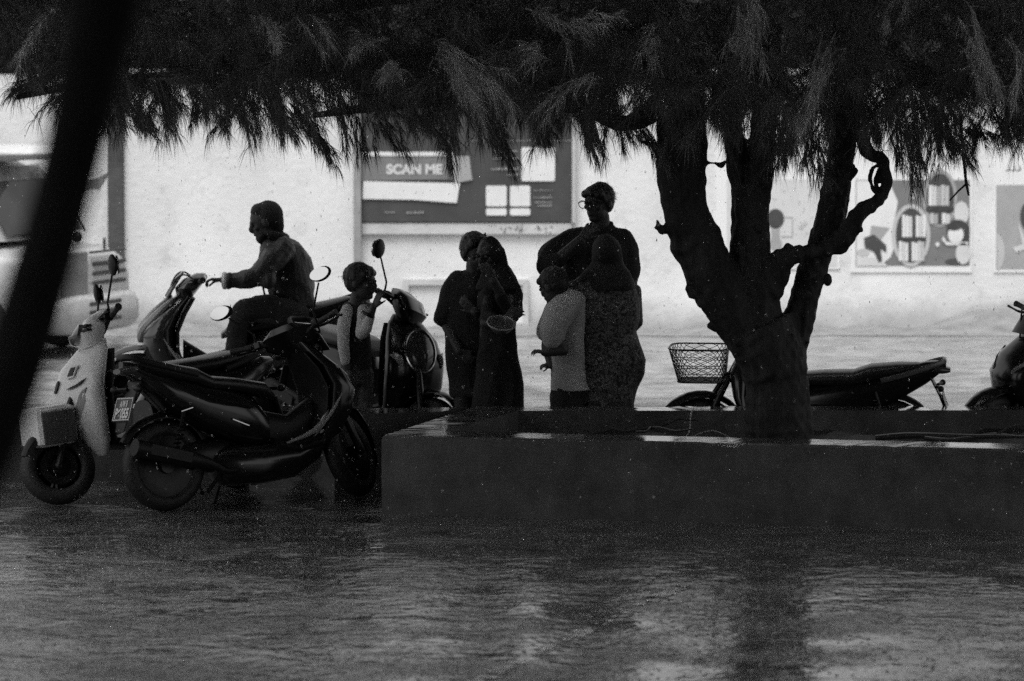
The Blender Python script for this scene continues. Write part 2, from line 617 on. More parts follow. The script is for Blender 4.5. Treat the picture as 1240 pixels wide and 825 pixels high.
# rows of small print beside the squares
mb = MB()
def smallprint(mb, x0, x1, y, h, off=.003):
    x = x0
    while x < x1:
        wq = random.uniform(.8, 2.6)
        hh = h * random.uniform(.5, 1)
        quad(mb, [(x, y), (x + wq, y), (x + wq + .3, y - hh), (x + .3, y - hh)], off, th=.002)
        x += wq + random.uniform(.4, 1.1)
for x0, x1, y, h in ((597, 626, 184, 2), (597, 628, 193, 2.2), (595, 628, 206, 3.4), (614, 627, 213, 3.2), (646, 668, 240, 1.8), (648, 668, 246, 2.2), (651, 666, 250, 2.2), (646, 668, 231, 1), (466, 476, 258, 2), (492, 512, 258.5, 2.6), (570, 690, 171, 1)):
    smallprint(mb, x0, x1, y, h)
mb.build('small_print', mat('print_pale', .34, .5, .1, 5), bd, 0)
# graffiti scrawl on the grey strip under the board
mb = MB()
for k in range(30):
    x = random.choice((random.uniform(606, 637), random.uniform(606, 637), random.uniform(652, 672)))
    y = 278 + random.uniform(-2.5, 3.5)
    dx, dy = random.uniform(-2.5, 2.5), random.uniform(-3, 3)
    a, c = L2(x, y, -.0108), L2(x + dx, y + dy, -.0108)
    n_ = Vector((-(c - a).z, 0, (c - a).x)).normalized() * .006
    mb.add([a - n_, c - n_, c + n_, a + n_], [(0, 1, 2, 3)])
mb.build('scrawl', mat('scrawl_ink', .16, .7, .2, 5), bd, 0)

# painted posters right of the tree
def poster(label, x0, y0, x1, y1, bx0, bx1, by0, by1):
    e = empty('mural_poster', P((bx0 + bx1) / 2, by1, WY), 0, label, 'poster', 'storybook posters along the wall')
    O = P((bx0 + bx1) / 2, by1, WY)
    def l2(px, py, off):
        p = P(px, py, WY) - O
        return Vector((p.x, -off, p.z))
    m_ = MB()
    a, c = l2(bx0, by1, 0), l2(bx1, by0, 0)
    m_.box(((a.x + c.x) / 2, -.006, (a.z + c.z) / 2), (c.x - a.x, .012, c.z - a.z))
    m_.build('backing', mat('poster_backing', .78, .6, .04, 3), e, 0)
    return e, l2
lay = [0]
def shape(mb, l2, pts, m, lv):
    a = [l2(x, y, .012 + .0025 * lv) for x, y in pts]
    mb.loft([a, [p + Vector((0, -.002, 0)) for p in a]], m=m)
def oval(cx, cy, rx, ry, n=28, a0=0, a1=360):
    return [(cx + rx * math.cos(R(a0 + (a1 - a0) * k / n)), cy + ry * math.sin(R(a0 + (a1 - a0) * k / n))) for k in range(n)]
MS = [white, ltg, midg, darkg, blackp, mat('print_grey_two', .36, .5, .1, 5), mat('print_grey_three', .62, .5, .06, 5)]
def books(mb, l2, x0, x1, y0, y1, lv, tones):
    n = len(tones)
    for i, t_ in enumerate(tones):
        xa, xb = x0 + (x1 - x0) * i / n + .2, x0 + (x1 - x0) * (i + 1) / n - .2
        shape(mb, l2, [(xa, y1), (xb, y1), (xb, y0 + (i * 7 % 3)), (xa, y0 + (i * 7 % 3))], t_, lv)

e, l2 = poster('pale poster with dark round tree drawing, seen between the two tree limbs', 925, 217, 1016, 323, 866, 1018, 150, 326)
mb = MB()
shape(mb, l2, [(880, 323), (1014, 323), (1014, 217), (880, 217)], 6, 0)
shape(mb, l2, oval(939, 265, 10.5, 12), 3, 1)
shape(mb, l2, [(934, 292), (944, 292), (944, 276), (934, 276)], 5, 1)
shape(mb, l2, oval(939, 295, 7.5, 8), 5, 2)
for q in ([(950, 264), (960, 264), (960, 262.5), (950, 262.5)], [(958.6, 286), (960, 286), (960, 264), (958.6, 264)], [(946, 287.5), (960, 287.5), (960, 286), (946, 286)]):
    shape(mb, l2, q, 5, 1)
for k in range(14):
    shape(mb, l2, oval(random.uniform(930, 1005), random.uniform(225, 310), random.uniform(.8, 1.8), random.uniform(.8, 1.8), 8), 1, 1)
shape(mb, l2, [(967, 275), (975, 267), (977, 270), (970, 278)], 1, 2)
for x in range(938, 985, 5):
    shape(mb, l2, [(x, 203), (x + 1.6, 203), (x + 1.6, 194 + (x * 7) % 4), (x, 194 + (x * 7) % 4)], 5, 0)
mb.build('print', MS, e, 0)

e, l2 = poster('grey poster of two oval bookshelves and a dark haired girl', 1035, 217, 1175, 323, 1030, 1178, 150, 330)
mb = MB()
shape(mb, l2, [(1036, 322), (1174, 322), (1174, 218), (1036, 218)], 2, 0)
shape(mb, l2, [(1037, 321), (1066, 321), (1078, 312), (1086, 290), (1084, 262), (1087, 244), (1076, 219), (1037, 219)], 0, 1)   # white page area on the left
shape(mb, l2, [(1052, 292), (1066, 291), (1077, 276), (1055, 273)], 5, 2)           # open book of the reader
shape(mb, l2, [(1046, 288), (1058, 284), (1073, 297), (1073, 306), (1066, 301), (1068, 316), (1064, 318), (1058, 305), (1047, 300)], 3, 3)
shape(mb, l2, oval(1045, 306, 8, 5, 16), 1, 2)
shape(mb, l2, [(1037, 322), (1075, 322), (1062, 312), (1037, 310)], 6, 2)
shape(mb, l2, oval(1138, 240, 21, 35), 5, 1)
shape(mb, l2, oval(1138, 240, 17, 30), 3, 2)
books(mb, l2, 1124, 1149, 224, 249, 3, [0, 6, 5, 1, 1])
shape(mb, l2, [(1121, 256), (1155, 256), (1155, 251), (1121, 251)], 4, 3)
books(mb, l2, 1126, 1150, 258, 271, 3, [1, 5, 3, 0, 6])
shape(mb, l2, oval(1103, 285, 23.5, 38), 1, 3)
shape(mb, l2, oval(1103, 285, 18.5, 33), 3, 4)
books(mb, l2, 1092, 1121, 260, 287, 5, [0, 0, 6, 3, 0, 6, 0])
shape(mb, l2, [(1086, 291), (1121, 291), (1121, 288.5), (1086, 288.5)], 4, 5)
books(mb, l2, 1088, 1119, 292, 316, 5, [0, 6, 0, 3, 0, 0, 6, 1])
shape(mb, l2, oval(1164, 258, 9, 14), 6, 2)
shape(mb, l2, oval(1160, 280, 14, 14), 4, 3)
shape(mb, l2, [(1166, 291), (1173, 291), (1174, 275), (1160, 272)], 4, 4)
shape(mb, l2, oval(1157, 284, 9.5, 10.5), 0, 5)
shape(mb, l2, oval(1155, 274, 9, 5), 4, 6)
shape(mb, l2, [(1140, 290), (1142, 286), (1146, 293), (1172, 293), (1172, 297), (1146, 297)], 0, 4)
shape(mb, l2, oval(1166, 307, 9, 13), 6, 4)
shape(mb, l2, oval(1135, 296, 2.4, 2.8), 0, 3)
shape(mb, l2, [(1103, 241), (1107, 241), (1108, 236), (1105, 231), (1102, 236)], 0, 2)
shape(mb, l2, oval(1158, 322 - 5, 14, 4), 3, 2)
mb.build('print', MS, e, 0)

e, l2 = poster('plain grey poster by the right edge with three small marks above it', 1206, 224, 1290, 326, 1203, 1292, 150, 330)
mb = MB()
shape(mb, l2, [(1206, 326), (1290, 326), (1290, 224), (1206, 224)], 5, 0)
shape(mb, l2, oval(1206.5, 305, 10, 22, 24, -90, 90), 1, 1)
shape(mb, l2, oval(1246, 262, 11, 18), 3, 1)
shape(mb, l2, [(1232, 268), (1246, 300), (1230, 306), (1226, 300), (1238, 296)], 6, 2)
for x in (1221, 1227.5, 1234):
    shape(mb, l2, [(x - 3.4, 207.5), (x + 2, 206.5), (x + 2, 203.4), (x + .4, 203.4), (x, 205.6), (x - 3.4, 206.4)], 3, 0)
    shape(mb, l2, oval(x + .6, 201.6, 1, .8, 8), 3, 0)
mb.build('print', MS, e, 0)
# ------------------------------------------------------------------ vehicles
rubber = mat('tyre_rubber', .02, .55, .3, 20, .3, 80)
alloy = mat('dull_alloy', .035, .35, .3, 8, metal=.8)
chrome = mat('chrome', .6, .12, .1, 8, metal=1)
blackpl = mat('black_plastic', .012, .45, .3, 14, .15, 120, .3)
blackgl = mat('black_gloss_paint', .010, .2, .2, 5, coat=.25)
blackseat = mat('wet_vinyl_seat', .018, .30, .3, 18, .2, 150)
whitegl = mat('white_gloss_paint', .8, .28, .05, 3, coat=.4)
greypanel = mat('grey_panel', .11, .35, .12, 4, coat=.2)
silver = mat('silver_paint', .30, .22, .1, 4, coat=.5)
lens = mat('lamp_lens', .35, .08, .2, 8, spec=.8, coat=.6)
mirrorm = mat('mirror_glass', .8, .22, .02, 5, metal=1)
tailm = mat('tail_lens', .06, .12, .2, 8, coat=.5)
platem = mat('plate_black', .015, .4, .1, 8)
platew = mat('plate_white', .75, .5, .05, 8)
wiremat = mat('basket_wire', .03, .4, .2, 8, metal=.6)

def wheel(root, name, x, r=.275, wd=.055, spokes=5, disc=True):
    t = MB()
    prof = []
    rt = wd
    for k in range(13):
        a = R(-115 + 230 * k / 12)
        prof.append((r - rt + rt * math.cos(a), rt * math.sin(a)))
    prof = [(prof[0][0] - .01, prof[0][1] * .8)] + prof + [(prof[-1][0] - .01, prof[-1][1] * .8)]
    rings = [ring((x, h, r), (q, 0, 0), (0, 0, -q), 36) for q, h in prof]
    rings.append(rings[0])
    t.loft(rings, caps=False)
    for k in range(0):
        a = 2 * math.pi * k / 36
        for s in (-1, 1):
            c = Vector((x + (r - .004) * math.cos(a), s * wd * .45, r + (r - .004) * math.sin(a)))
            t.box(c, (.02, wd * .55, .012), Matrix.Rotation(-a, 3, 'Y') @ Matrix.Rotation(s * .5, 3, 'X'))
    ty = t.build(name, rubber, root)
    m = MB()
    ri = r - wd * 1.35
    m.lathe([(ri, -.035), (ri + .014, -.04), (ri + .014, .04), (ri, .035), (ri - .012, 0), (ri, -.035)], (x, 0, r))
    m.lathe([(.001, -.06), (.045, -.06), (.05, -.03), (.05, .03), (.045, .06), (.001, .06)], (x, 0, r), n=16)
    for k in range(spokes):
        a = 2 * math.pi * k / spokes
        dx, dz = math.cos(a), math.sin(a)
        for da in (-.13, .13):
            b2 = a + da
            m.tube([(x + .04 * dx, 0, r + .04 * dz), (x + ri * math.cos(b2), 0, r + ri * math.sin(b2))], [.016, .011], 6)
    if disc:
        m.lathe([(.07, .05), (.11, .05), (.11, .054), (.07, .054), (.07, .05)], (x, 0, r), n=24)
    m.build('rim', alloy, ty)
    return ty

def arc_guard(x, r, a0, a1, hw, n=14, zc=None, drop=.03):
    """curved mudguard shell over a wheel"""
    zc = r if zc is None else zc
    mb = MB()
    rows = []
    for i in range(n):
        a = R(a0 + (a1 - a0) * i / (n - 1))
        k = min(1, .45 + 1.2 * min(i, n - 1 - i) / n)
        rows.append([Vector((x + (r - drop * (abs(j) == 1)) * math.cos(a), j * hw * k, zc + (r - drop * (j * j)) * math.sin(a))) for j in (-1, -.7, -.3, 0, .3, .7, 1)])
    inner = [[p - Vector((math.cos(R(a0 + (a1 - a0) * i / (n - 1))), 0, math.sin(R(a0 + (a1 - a0) * i / (n - 1))))) * .006 for p in reversed(r_)] for i, r_ in enumerate(rows)]
    mb.loft([a_ + b_ for a_, b_ in zip(rows, inner)])
    return mb

BODY = dict(
    sport=[(.04, .46, .10, .09), (-.06, .52, .16, .13), (-.22, .57, .17, .165), (-.42, .63, .15, .17), (-.62, .71, .115, .16), (-.82, .80, .08, .125), (-1.0, .875, .045, .07), (-1.08, .90, .02, .03)],
    round=[(.02, .46, .12, .10), (-.08, .50, .19, .15), (-.25, .54, .20, .185), (-.45, .58, .18, .19), (-.65, .64, .14, .175), (-.82, .70, .10, .13), (-.94, .74, .05, .07)],
    cub=[(.06, .50, .09, .06), (-.1, .50, .15, .09), (-.3, .53, .17, .12), (-.5, .59, .15, .13), (-.7, .66, .12, .12), (-.9, .74, .08, .09), (-1.04, .80, .03, .05)])
SEAT = dict(
    sport=[(.10, .66, .02, .07), (.02, .71, .045, .12), (-.18, .745, .045, .15), (-.36, .765, .045, .155), (-.46, .81, .055, .155), (-.62, .845, .052, .145), (-.80, .88, .045, .115), (-.93, .90, .02, .07)],
    round=[(.06, .68, .02, .08), (-.02, .72, .045, .13), (-.2, .75, .05, .16), (-.42, .765, .05, .165), (-.62, .79, .05, .15), (-.76, .80, .03, .11)],
    cub=[(.10, .66, .02, .07), (0, .69, .04, .11), (-.2, .70, .05, .13), (-.4, .70, .055, .135), (-.52, .735, .06, .135), (-.7, .76, .05, .125), (-.86, .79, .02, .08)])
SHIELD = dict(
    sport=[(.34, .40, .05, .09), (.44, .46, .09, .15), (.58, .52, .11, .19), (.70, .53, .12, .21), (.82, .47, .11, .19), (.92, .38, .08, .13), (.98, .33, .04, .08)],
    round=[(.28, .40, .04, .14), (.36, .43, .06, .20), (.50, .47, .08, .225), (.66, .48, .09, .225), (.80, .43, .085, .19), (.90, .36, .065, .13), (.95, .33, .05, .08)],
    cub=[(.30, .30, .03, .18), (.42, .33, .04, .215), (.58, .37, .06, .20), (.74, .38, .08, .14), (.86, .33, .08, .09), (.93, .30, .05, .06)])

for st_ in ('sport',):
    fix = lambda x: -.66 + (x + .66) * .6 if x < -.66 else x
    BODY[st_] = [(fix(q[0]),) + q[1:] for q in BODY[st_]]
    SEAT[st_] = [(fix(q[0]),) + q[1:] for q in SEAT[st_]]
def scooter(name, label, loc, heading, style='sport', paint=blackgl, scale=1.0, lean=R(4), steer=0.0, plate=None, mirrors=True, basket=False, body_paint=None, nose=False, rear_x=None, fairing=None, cat='motor scooter'):
    root = empty(name, loc, heading, label, cat, 'scooters parked and ridden in the rain', lean, scale)
    # wheels, forks, engine
    wr = .22 if style == 'round' else .275
    wheel(root, 'rear_wheel', -.66, wr)
    MB().loft([xring(-.1, .30, .07, .08), xring(-.3, .32, .11, .10), xring(-.5, .33, .10, .11, yc=.03), xring(-.68, .30, .07, .05, yc=.09)]).build('engine', alloy, root)
    ex = MB()
    ex.tube([(-.12, -.10, .24), (-.3, -.15, .22), (-.42, -.17, .27), (-.58, -.185, .31), (-.95, -.20, .40)], [.018, .018, .03, .052, .055], 12, sub=3)
    ex.box((-.72, -.245, .35), (.28, .012, .07), Matrix.Rotation(R(14), 3, 'Y'), bev=.004)
    ex.build('exhaust', blackpl, root)
    for s in (-1, 1):
        sh = MB()
        sh.tube([(-.66, s * .13, .30), (-.56, s * .13, .62)], .012, 8)
        for k in range(9):
            q = Vector((-.645 + .085 * k / 8, s * .13, .36 + .2 * k / 8))
            sh.lathe([(.02, -.006), (.027, 0), (.02, .006)], q, 'z', 10)
        sh.build('shock_absorber', alloy, root)
    stand = MB()
    stand.tube([(-.18, .1, .26), (-.24, .17, .02)], .011, 6)
    stand.tube([(-.24, .17, .02), (-.22, .21, .004)], .016, 6)
    stand.build('side_stand', blackpl, root)
    MB().tube([(-.3, -.08, .22), (-.42, -.1, .10)], .012, 6).build('centre_stand', blackpl, root)
    # body and seat
    bx_ = BODY[style]
    mb = MB().loft([xring(x, z, hz, hy, 2.6, 20) for x, z, hz, hy in bx_])
    if style == 'sport':                                  # sharp side crease and trim
        for s in (-1, 1):
            mb.tube([(-.10, s * .145, .60), (-.40, s * .178, .66), (-.70, s * .135, .80), (-.87, s * .06, .885)], [.006, .016, .014, .004], 6, sub=3)
    bodyo = mb.build('body_panel', body_paint or paint, root)
    if style == 'sport':
        for s in (-1, 1):
            tr = MB()
            tr.tube([(-.14, s * .155, .49), (-.26, s * .172, .535)], .005, 5)
            tr.build('trim', chrome, bodyo)
            MB().tube([(-.52, s * .158, .62), (-.60, s * .158, .60)], .004, 5).build('trim', chrome, bodyo)
    MB().loft([xring(x, z, hz, hy, 2.8, 20) for x, z, hz, hy in SEAT[style]]).build('seat', blackseat, root)
    # floor board and spine
    fb = MB()
    fb.loft([xring(.06, .36, .05, .17), xring(.2, .33, .035, .19), xring(.36, .36, .04, .17), xring(.42, .42, .03, .12)])
    if style != 'round':
        fb.loft([xring(.02, .46, .12, .07), xring(.2, .44, .10, .06), xring(.36, .52, .12, .06)])
    fb.build('floorboard', blackpl, root)
    if style == 'sport':
        MB().loft([xring(-.36, .30, .05, .10), xring(-.28, .26, .13, .15), xring(-.05, .25, .13, .17), xring(.2, .27, .12, .17), xring(.36, .34, .10, .15), xring(.43, .38, .05, .10)]).build('belly_panel', paint, root)
    # tail
    tl = bx_[-1]
    MB().loft([xring(tl[0] + .08, tl[1] - .03, .035, .085), xring(tl[0] + .02, tl[1] - .035, .03, .075), xring(tl[0] - .03, tl[1] - .04, .015, .05)]).build('tail_light', tailm, root)
    gr = MB()
    zz = SEAT[style][-2][1] + .01
    tx = tl[0] + .02
    gr.tube([(tx + .42, .165, zz - .07), (tx + .2, .15, zz - .01), (tx + .02, .09, zz + .05), (tx - .01, 0, zz + .055), (tx + .02, -.09, zz + .05), (tx + .2, -.15, zz - .01), (tx + .42, -.165, zz - .07)], .015, 8, sub=4, flat=1.3)
    gr.build('grab_rail', blackpl if style != 'cub' else greypanel, root)
    g = arc_guard(-.66, wr + .05, 20, 150, .075, 14, wr)
    g.build('rear_mudguard', blackpl, root)
    hang = MB()
    hx, hz = tl[0] + .06, tl[1] - .06
    hang.loft([ring((hx + .06, 0, hz), (0, .075, 0), (.02, 0, .02), 12, 4), ring((hx - .02, 0, hz - .16), (0, .07, 0), (.012, 0, .01), 12, 4), ring((hx - .09, 0, hz - .34), (0, .06, 0), (.008, 0, .006), 12, 4)])
    for s in (-1, 1):
        hang.tube([(hx, s * .05, hz - .09), (hx - .03, s * .15, hz - .09)], .012, 6)
        hang.ell((hx - .03, s * .165, hz - .09), (.022, .035, .022), n=10, k=6)
    hango = hang.build('plate_bracket', blackpl, root)
    # plate: two lines, white on black
    pc = Vector((hx - .055, 0, hz - .21))
    ux, vx = Vector((0, -1, 0)), Vector((.30, 0, .95)).normalized()
    nx = ux.cross(vx)
    pl_ = MB()
    pl_.plate([(-.115, -.075), (.115, -.075), (.115, .075), (-.115, .075)], pc, ux, vx, nx, .006, 0)
    o_ = pc + nx * .0085
    for a_, b_, c_, d_ in ((-.11, -.07, .11, -.064), (-.11, .064, .11, .07), (-.11, -.064, -.104, .064), (.104, -.064, .11, .064)):
        q = [o_ + ux * x + vx * y for x, y in ((a_, b_), (c_, b_), (c_, d_), (a_, d_))]
        pl_.add(q, [(0, 1, 2, 3)], 1)
    if plate:
        lettering(pl_, plate[0], .055, o_ + ux * -.05 + vx * .014, ux, vx, 1, .003, .10)
        lettering(pl_, plate[1], .085, o_ + ux * -.092 + vx * -.055, ux, vx, 1, .004, .18)
    pl_.build('number_plate', [platem, platew], root, 0)
    # front end turns about the steering head
    fr = root
    def T(p):                                             # steering rotation about the raked axis
        if not steer:
            return Vector(p)
        q = Vector(p) - Vector((.40, 0, .7))
        return Matrix.Rotation(steer, 3, Vector((-.45, 0, .893))) @ q + Vector((.40, 0, .7))
    class SB(MB):
        def add(s, vs_, fs_, m=0):
            return MB.add(s, [T(p) for p in vs_], fs_, m)
    w_ = wheel(root, 'front_wheel', .66, wr)
    if steer:
        for ob in (w_, w_.children[0]):
            for v_ in ob.data.vertices:
                v_.co = T(v_.co)
    fk = SB()
    for s in (-1, 1):
        fk.tube([(.66, s * .085, wr), (.55, s * .085, .56), (.47, s * .06, .70)], [.026, .024, .02], 10)
        fk.ell((.66, s * .085, wr), (.03, .022, .03), n=10, k=6)
    fk.tube([(.48, 0, .66), (.30, 0, 1.0)], .022, 10)
    fk.build('fork', alloy, root)
    if not fairing:
        g = SB(); gg = arc_guard(.66, wr + .055, -12, 150, .085, 16, wr); g.add(gg.v, gg.f)
        g.build('front_mudguard', paint, root)
    # leg shield
    shl = [zring(z, x, hx_, hy, 2.3, 24, tilt=-hx_ * .25) for z, x, hx_, hy in SHIELD[style]]
    so = MB().loft(shl).build('leg_shield', paint, root)
    inn = MB()
    inn.loft([zring(z, x - hx_ - .008, .014, hy * .96, 3, 16) for z, x, hx_, hy in SHIELD[style][1:-1]])
    inn.build('inner_shield', blackpl, root)
    if style == 'sport':
        for s in (-1, 1):
            hl = MB()
            hl.loft([ring((.605, s * .05, .66), (.01, .02 * s, 0), (0, 0, .012), 10), ring((.60, s * .11, .70), (.03, .01, 0), (0, 0, .03), 10), ring((.545, s * .165, .76), (.03, .01, 0), (0, 0, .02), 10), ring((.48, s * .19, .83), (.008, 0, 0), (0, 0, .006), 10)])
            hl.build('headlight', lens, so)
        ws = MB()
        ws.loft([ring((.47, 0, .93), (0, .13, 0), (.012, 0, .004), 16, 3), ring((.41, 0, 1.03), (0, .12, 0), (.012, 0, .004), 16, 3), ring((.36, 0, 1.10), (0, .07, 0), (.008, 0, .004), 16, 3)])
        ws.build('windshield', blackgl, root)
        sv = MB()
        for s in (-1, 1):                               # pale angular side blades low on the front
            sv.tube([(.30, s * .175, .40), (.42, s * .19, .54), (.50, s * .20, .66)], [.004, .012, .004], 6, sub=3)
            sv.tube([(.10, s * .185, .37), (.30, s * .19, .44), (.42, s * .16, .56)], [.006, .018, .006], 6, sub=3)
        sv.build('side_blade', silver, root)
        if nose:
            nt_ = MB()  # pale tubes painting the highlight along the nose
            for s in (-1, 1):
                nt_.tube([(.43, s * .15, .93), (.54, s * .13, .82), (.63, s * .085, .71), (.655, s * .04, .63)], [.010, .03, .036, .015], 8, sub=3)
            nt_.build('nose_highlight', silver, so)
        cb = MB()                                       # brake hoses and cables
        for s in (-1, 1):
            cb.tube([(.27, s * .2, 1.04), (.36, s * .17, 1.09), (.43, s * .09, 1.02), (.46, s * .05, .86)], .006, 6, sub=4)
        cb.build('cable', rubber, root)
    elif style == 'round':
        if fairing is None:
            hl = MB()
            hl.loft([ring((.535 - (q - .5) * .1, 0, .665), (0, q * .13, 0), (-.05 * q, 0, q * .145), 24) for q in (1.0, .8)])
            for q, xx in ((1.0, .555), (.8, .575), (.4, .585), (.05, .588)):
                pass
            hl = MB().loft([ring((xx - .02, 0, .73), (0, q * .115, 0), (-.035 * q, 0, q * .135), 24) for q, xx in ((1.0, .53), (1.0, .555), (.75, .575), (.4, .585), (.05, .588))])
            ho = hl.build('headlight', tailm, so)
            rg = MB()
            pts = [Vector((.537, .118 * math.cos(R(a)), .73 + .138 * math.sin(R(a)))) - Vector((.035 * math.sin(R(a)), 0, 0)) for a in range(0, 361, 12)]
            rg.tube(pts, .009, 8)
            rg.build('chrome_ring', chrome, ho)
            for s in (-1, 1):
                MB().loft([ring((.545, s * .16, .66), (.02, .012, 0), (0, 0, .045), 12), ring((.525, s * .185, .66), (.014, .01, 0), (0, 0, .06), 12), ring((.49, s * .208, .655), (.01, .004, 0), (0, 0, .05), 12)]).build('indicator', lens, so)
    if fairing:
        fairing(root, so)
    # handlebar group
    cw = SB()
    hz0 = 1.0
    if style == 'round':
        cw.loft([zring(.90, .36, .05, .10), zring(.98, .35, .085, .17), zring(1.06, .31, .08, .17), zring(1.11, .26, .045, .10)])
    else:
        cw.loft([zring(.92, .35, .05, .09), zring(.99, .33, .085, .19), zring(1.05, .28, .08, .18), zring(1.09, .24, .035, .09)])
    co = cw.build('handlebar_cowl', paint, root)
    if style == 'cub':
        SB().loft([ring((xx, 0, 1.0), (0, q * .085, 0), (0, 0, q * .07), 20) for q, xx in ((1, .40), (1, .425), (.7, .445), (.05, .452))]).build('headlight', lens, co)
    if fairing:
        SB().loft([ring((xx, 0, 1.0), (0, q * .12, 0), (-.02, 0, q * .06), 20) for q, xx in ((1, .40), (1, .432), (.7, .45), (.05, .458))]).build('headlight', tailm, co)
        for s in (-1, 1):
            vb = SB()
            for zz_ in (.985, 1.01):
                vb.box((.385, s * .155, zz_), (.05, .05, .014), Matrix.Rotation(s * .6, 3, 'Z'))
            vb.build('vent', blackpl, co)
    hb_ = SB()
    hb_.tube([(.22, .38, 1.05), (.25, .2, 1.03), (.26, 0, 1.0), (.25, -.2, 1.03), (.22, -.38, 1.05)], .012, 8, sub=3)
    hbo = hb_.build('handlebar', blackpl, root)
    for s in (-1, 1):
        SB().tube([(.238, s * .25, 1.038), (.23, s * .30, 1.044), (.222, s * .36, 1.05), (.219, s * .385, 1.052)], [.019, .017, .018, .021], 12).build('grip', rubber, hbo)
        lv = SB()
        lv.tube([(.28, s * .19, 1.03), (.315, s * .24, 1.03), (.30, s * .32, 1.035), (.285, s * .385, 1.04)], [.011, .009, .007, .009], 8, sub=3)
        lv.box((.26, s * .21, 1.04), (.06, .05, .05), bev=.008)
        lv.build('brake_lever', alloy if s > 0 else blackpl, hbo)
        if mirrors and not (mirrors == 'right' and s > 0):
            rm, em = (0.06, 0.06) if style == 'round' else (0.078, 0.045)
            mr = SB()
            top = (.20, s * .33, 1.26) if style != 'round' else (.21, s * .30, 1.27)
            mr.tube([(.25, s * .22, 1.05), (.25, s * .22, 1.12), top], [.008, .007, .006], 8)
            c_ = Vector(top) + Vector((-.005, s * .035, .045))
            mr.ell(c_, (.022, rm, em if style != 'round' else .065), Matrix.Rotation(s * .15, 3, 'Z'), 18, 9)
            mo = mr.build('mirror', blackpl, root)
            g_ = SB()
            g_.loft([ring(c_ + Vector((-.0195 - q_, 0, 0)), (0, rm * .86, 0), (0, 0, (em if style != 'round' else .065) * .86), 18) for q_ in (.001, .010)])
            g_.build('mirror_glass', mirrorm, mo)
    if basket:
        make_basket(root, T)
    return root

def make_basket(root, T):
    mb = MB()
    # tapered mesh basket ahead of the handlebar
    def rg(z, hx_, hy, xc):
        return ring((xc, 0, z), (hx_, 0, 0), (0, hy, 0), 28, 5)
    lv = [(q[0] - .13 - .02 * q[1], q[1] * 1.3 + .02, q[2] * 1.1, q[3] + .05) for q in ((.80, .11, .125, .60), (.86, .118, .135, .605), (.92, .127, .147, .61), (.98, .135, .158, .615), (1.035, .142, .168, .62))]
    rs_ = [rg(*q) for q in lv]
    for k, r_ in enumerate(rs_):
        mb.tube(r_ + [r_[0]], .006 if k in (0, 4) else .0025, 6)
    # diagonal wires both ways
    fine = [rg(.67 + .235 * i / 12, .163 + .042 * i / 12, .138 + .047 * i / 12, .65 + .02 * i / 12) for i in range(13)]
    N_ = 28
    for k in range(N_):
        for s in (-1, 1):
            pts = []
            for i in range(13):
                f = (k + s * i * .45) % N_
                a_, b_ = int(f), (int(f) + 1) % N_
                pts.append(fine[i][a_].lerp(fine[i][b_], f - a_))
            mb.tube(pts, .0022, 4)
    for j in range(-5, 6):
        mb.tube([(.49, j * .022, .67), (.81, j * .022, .67)], .0022, 4)
        mb.tube([(.65 + j * .03, -.13, .67), (.65 + j * .03, .13, .67)], .0022, 4)
    mb.tube([(.50, .05, .70), (.40, .05, .76)], .008, 6)
    mb.tube([(.50, -.05, .70), (.40, -.05, .76)], .008, 6)
    mb.build('basket', wiremat, root)

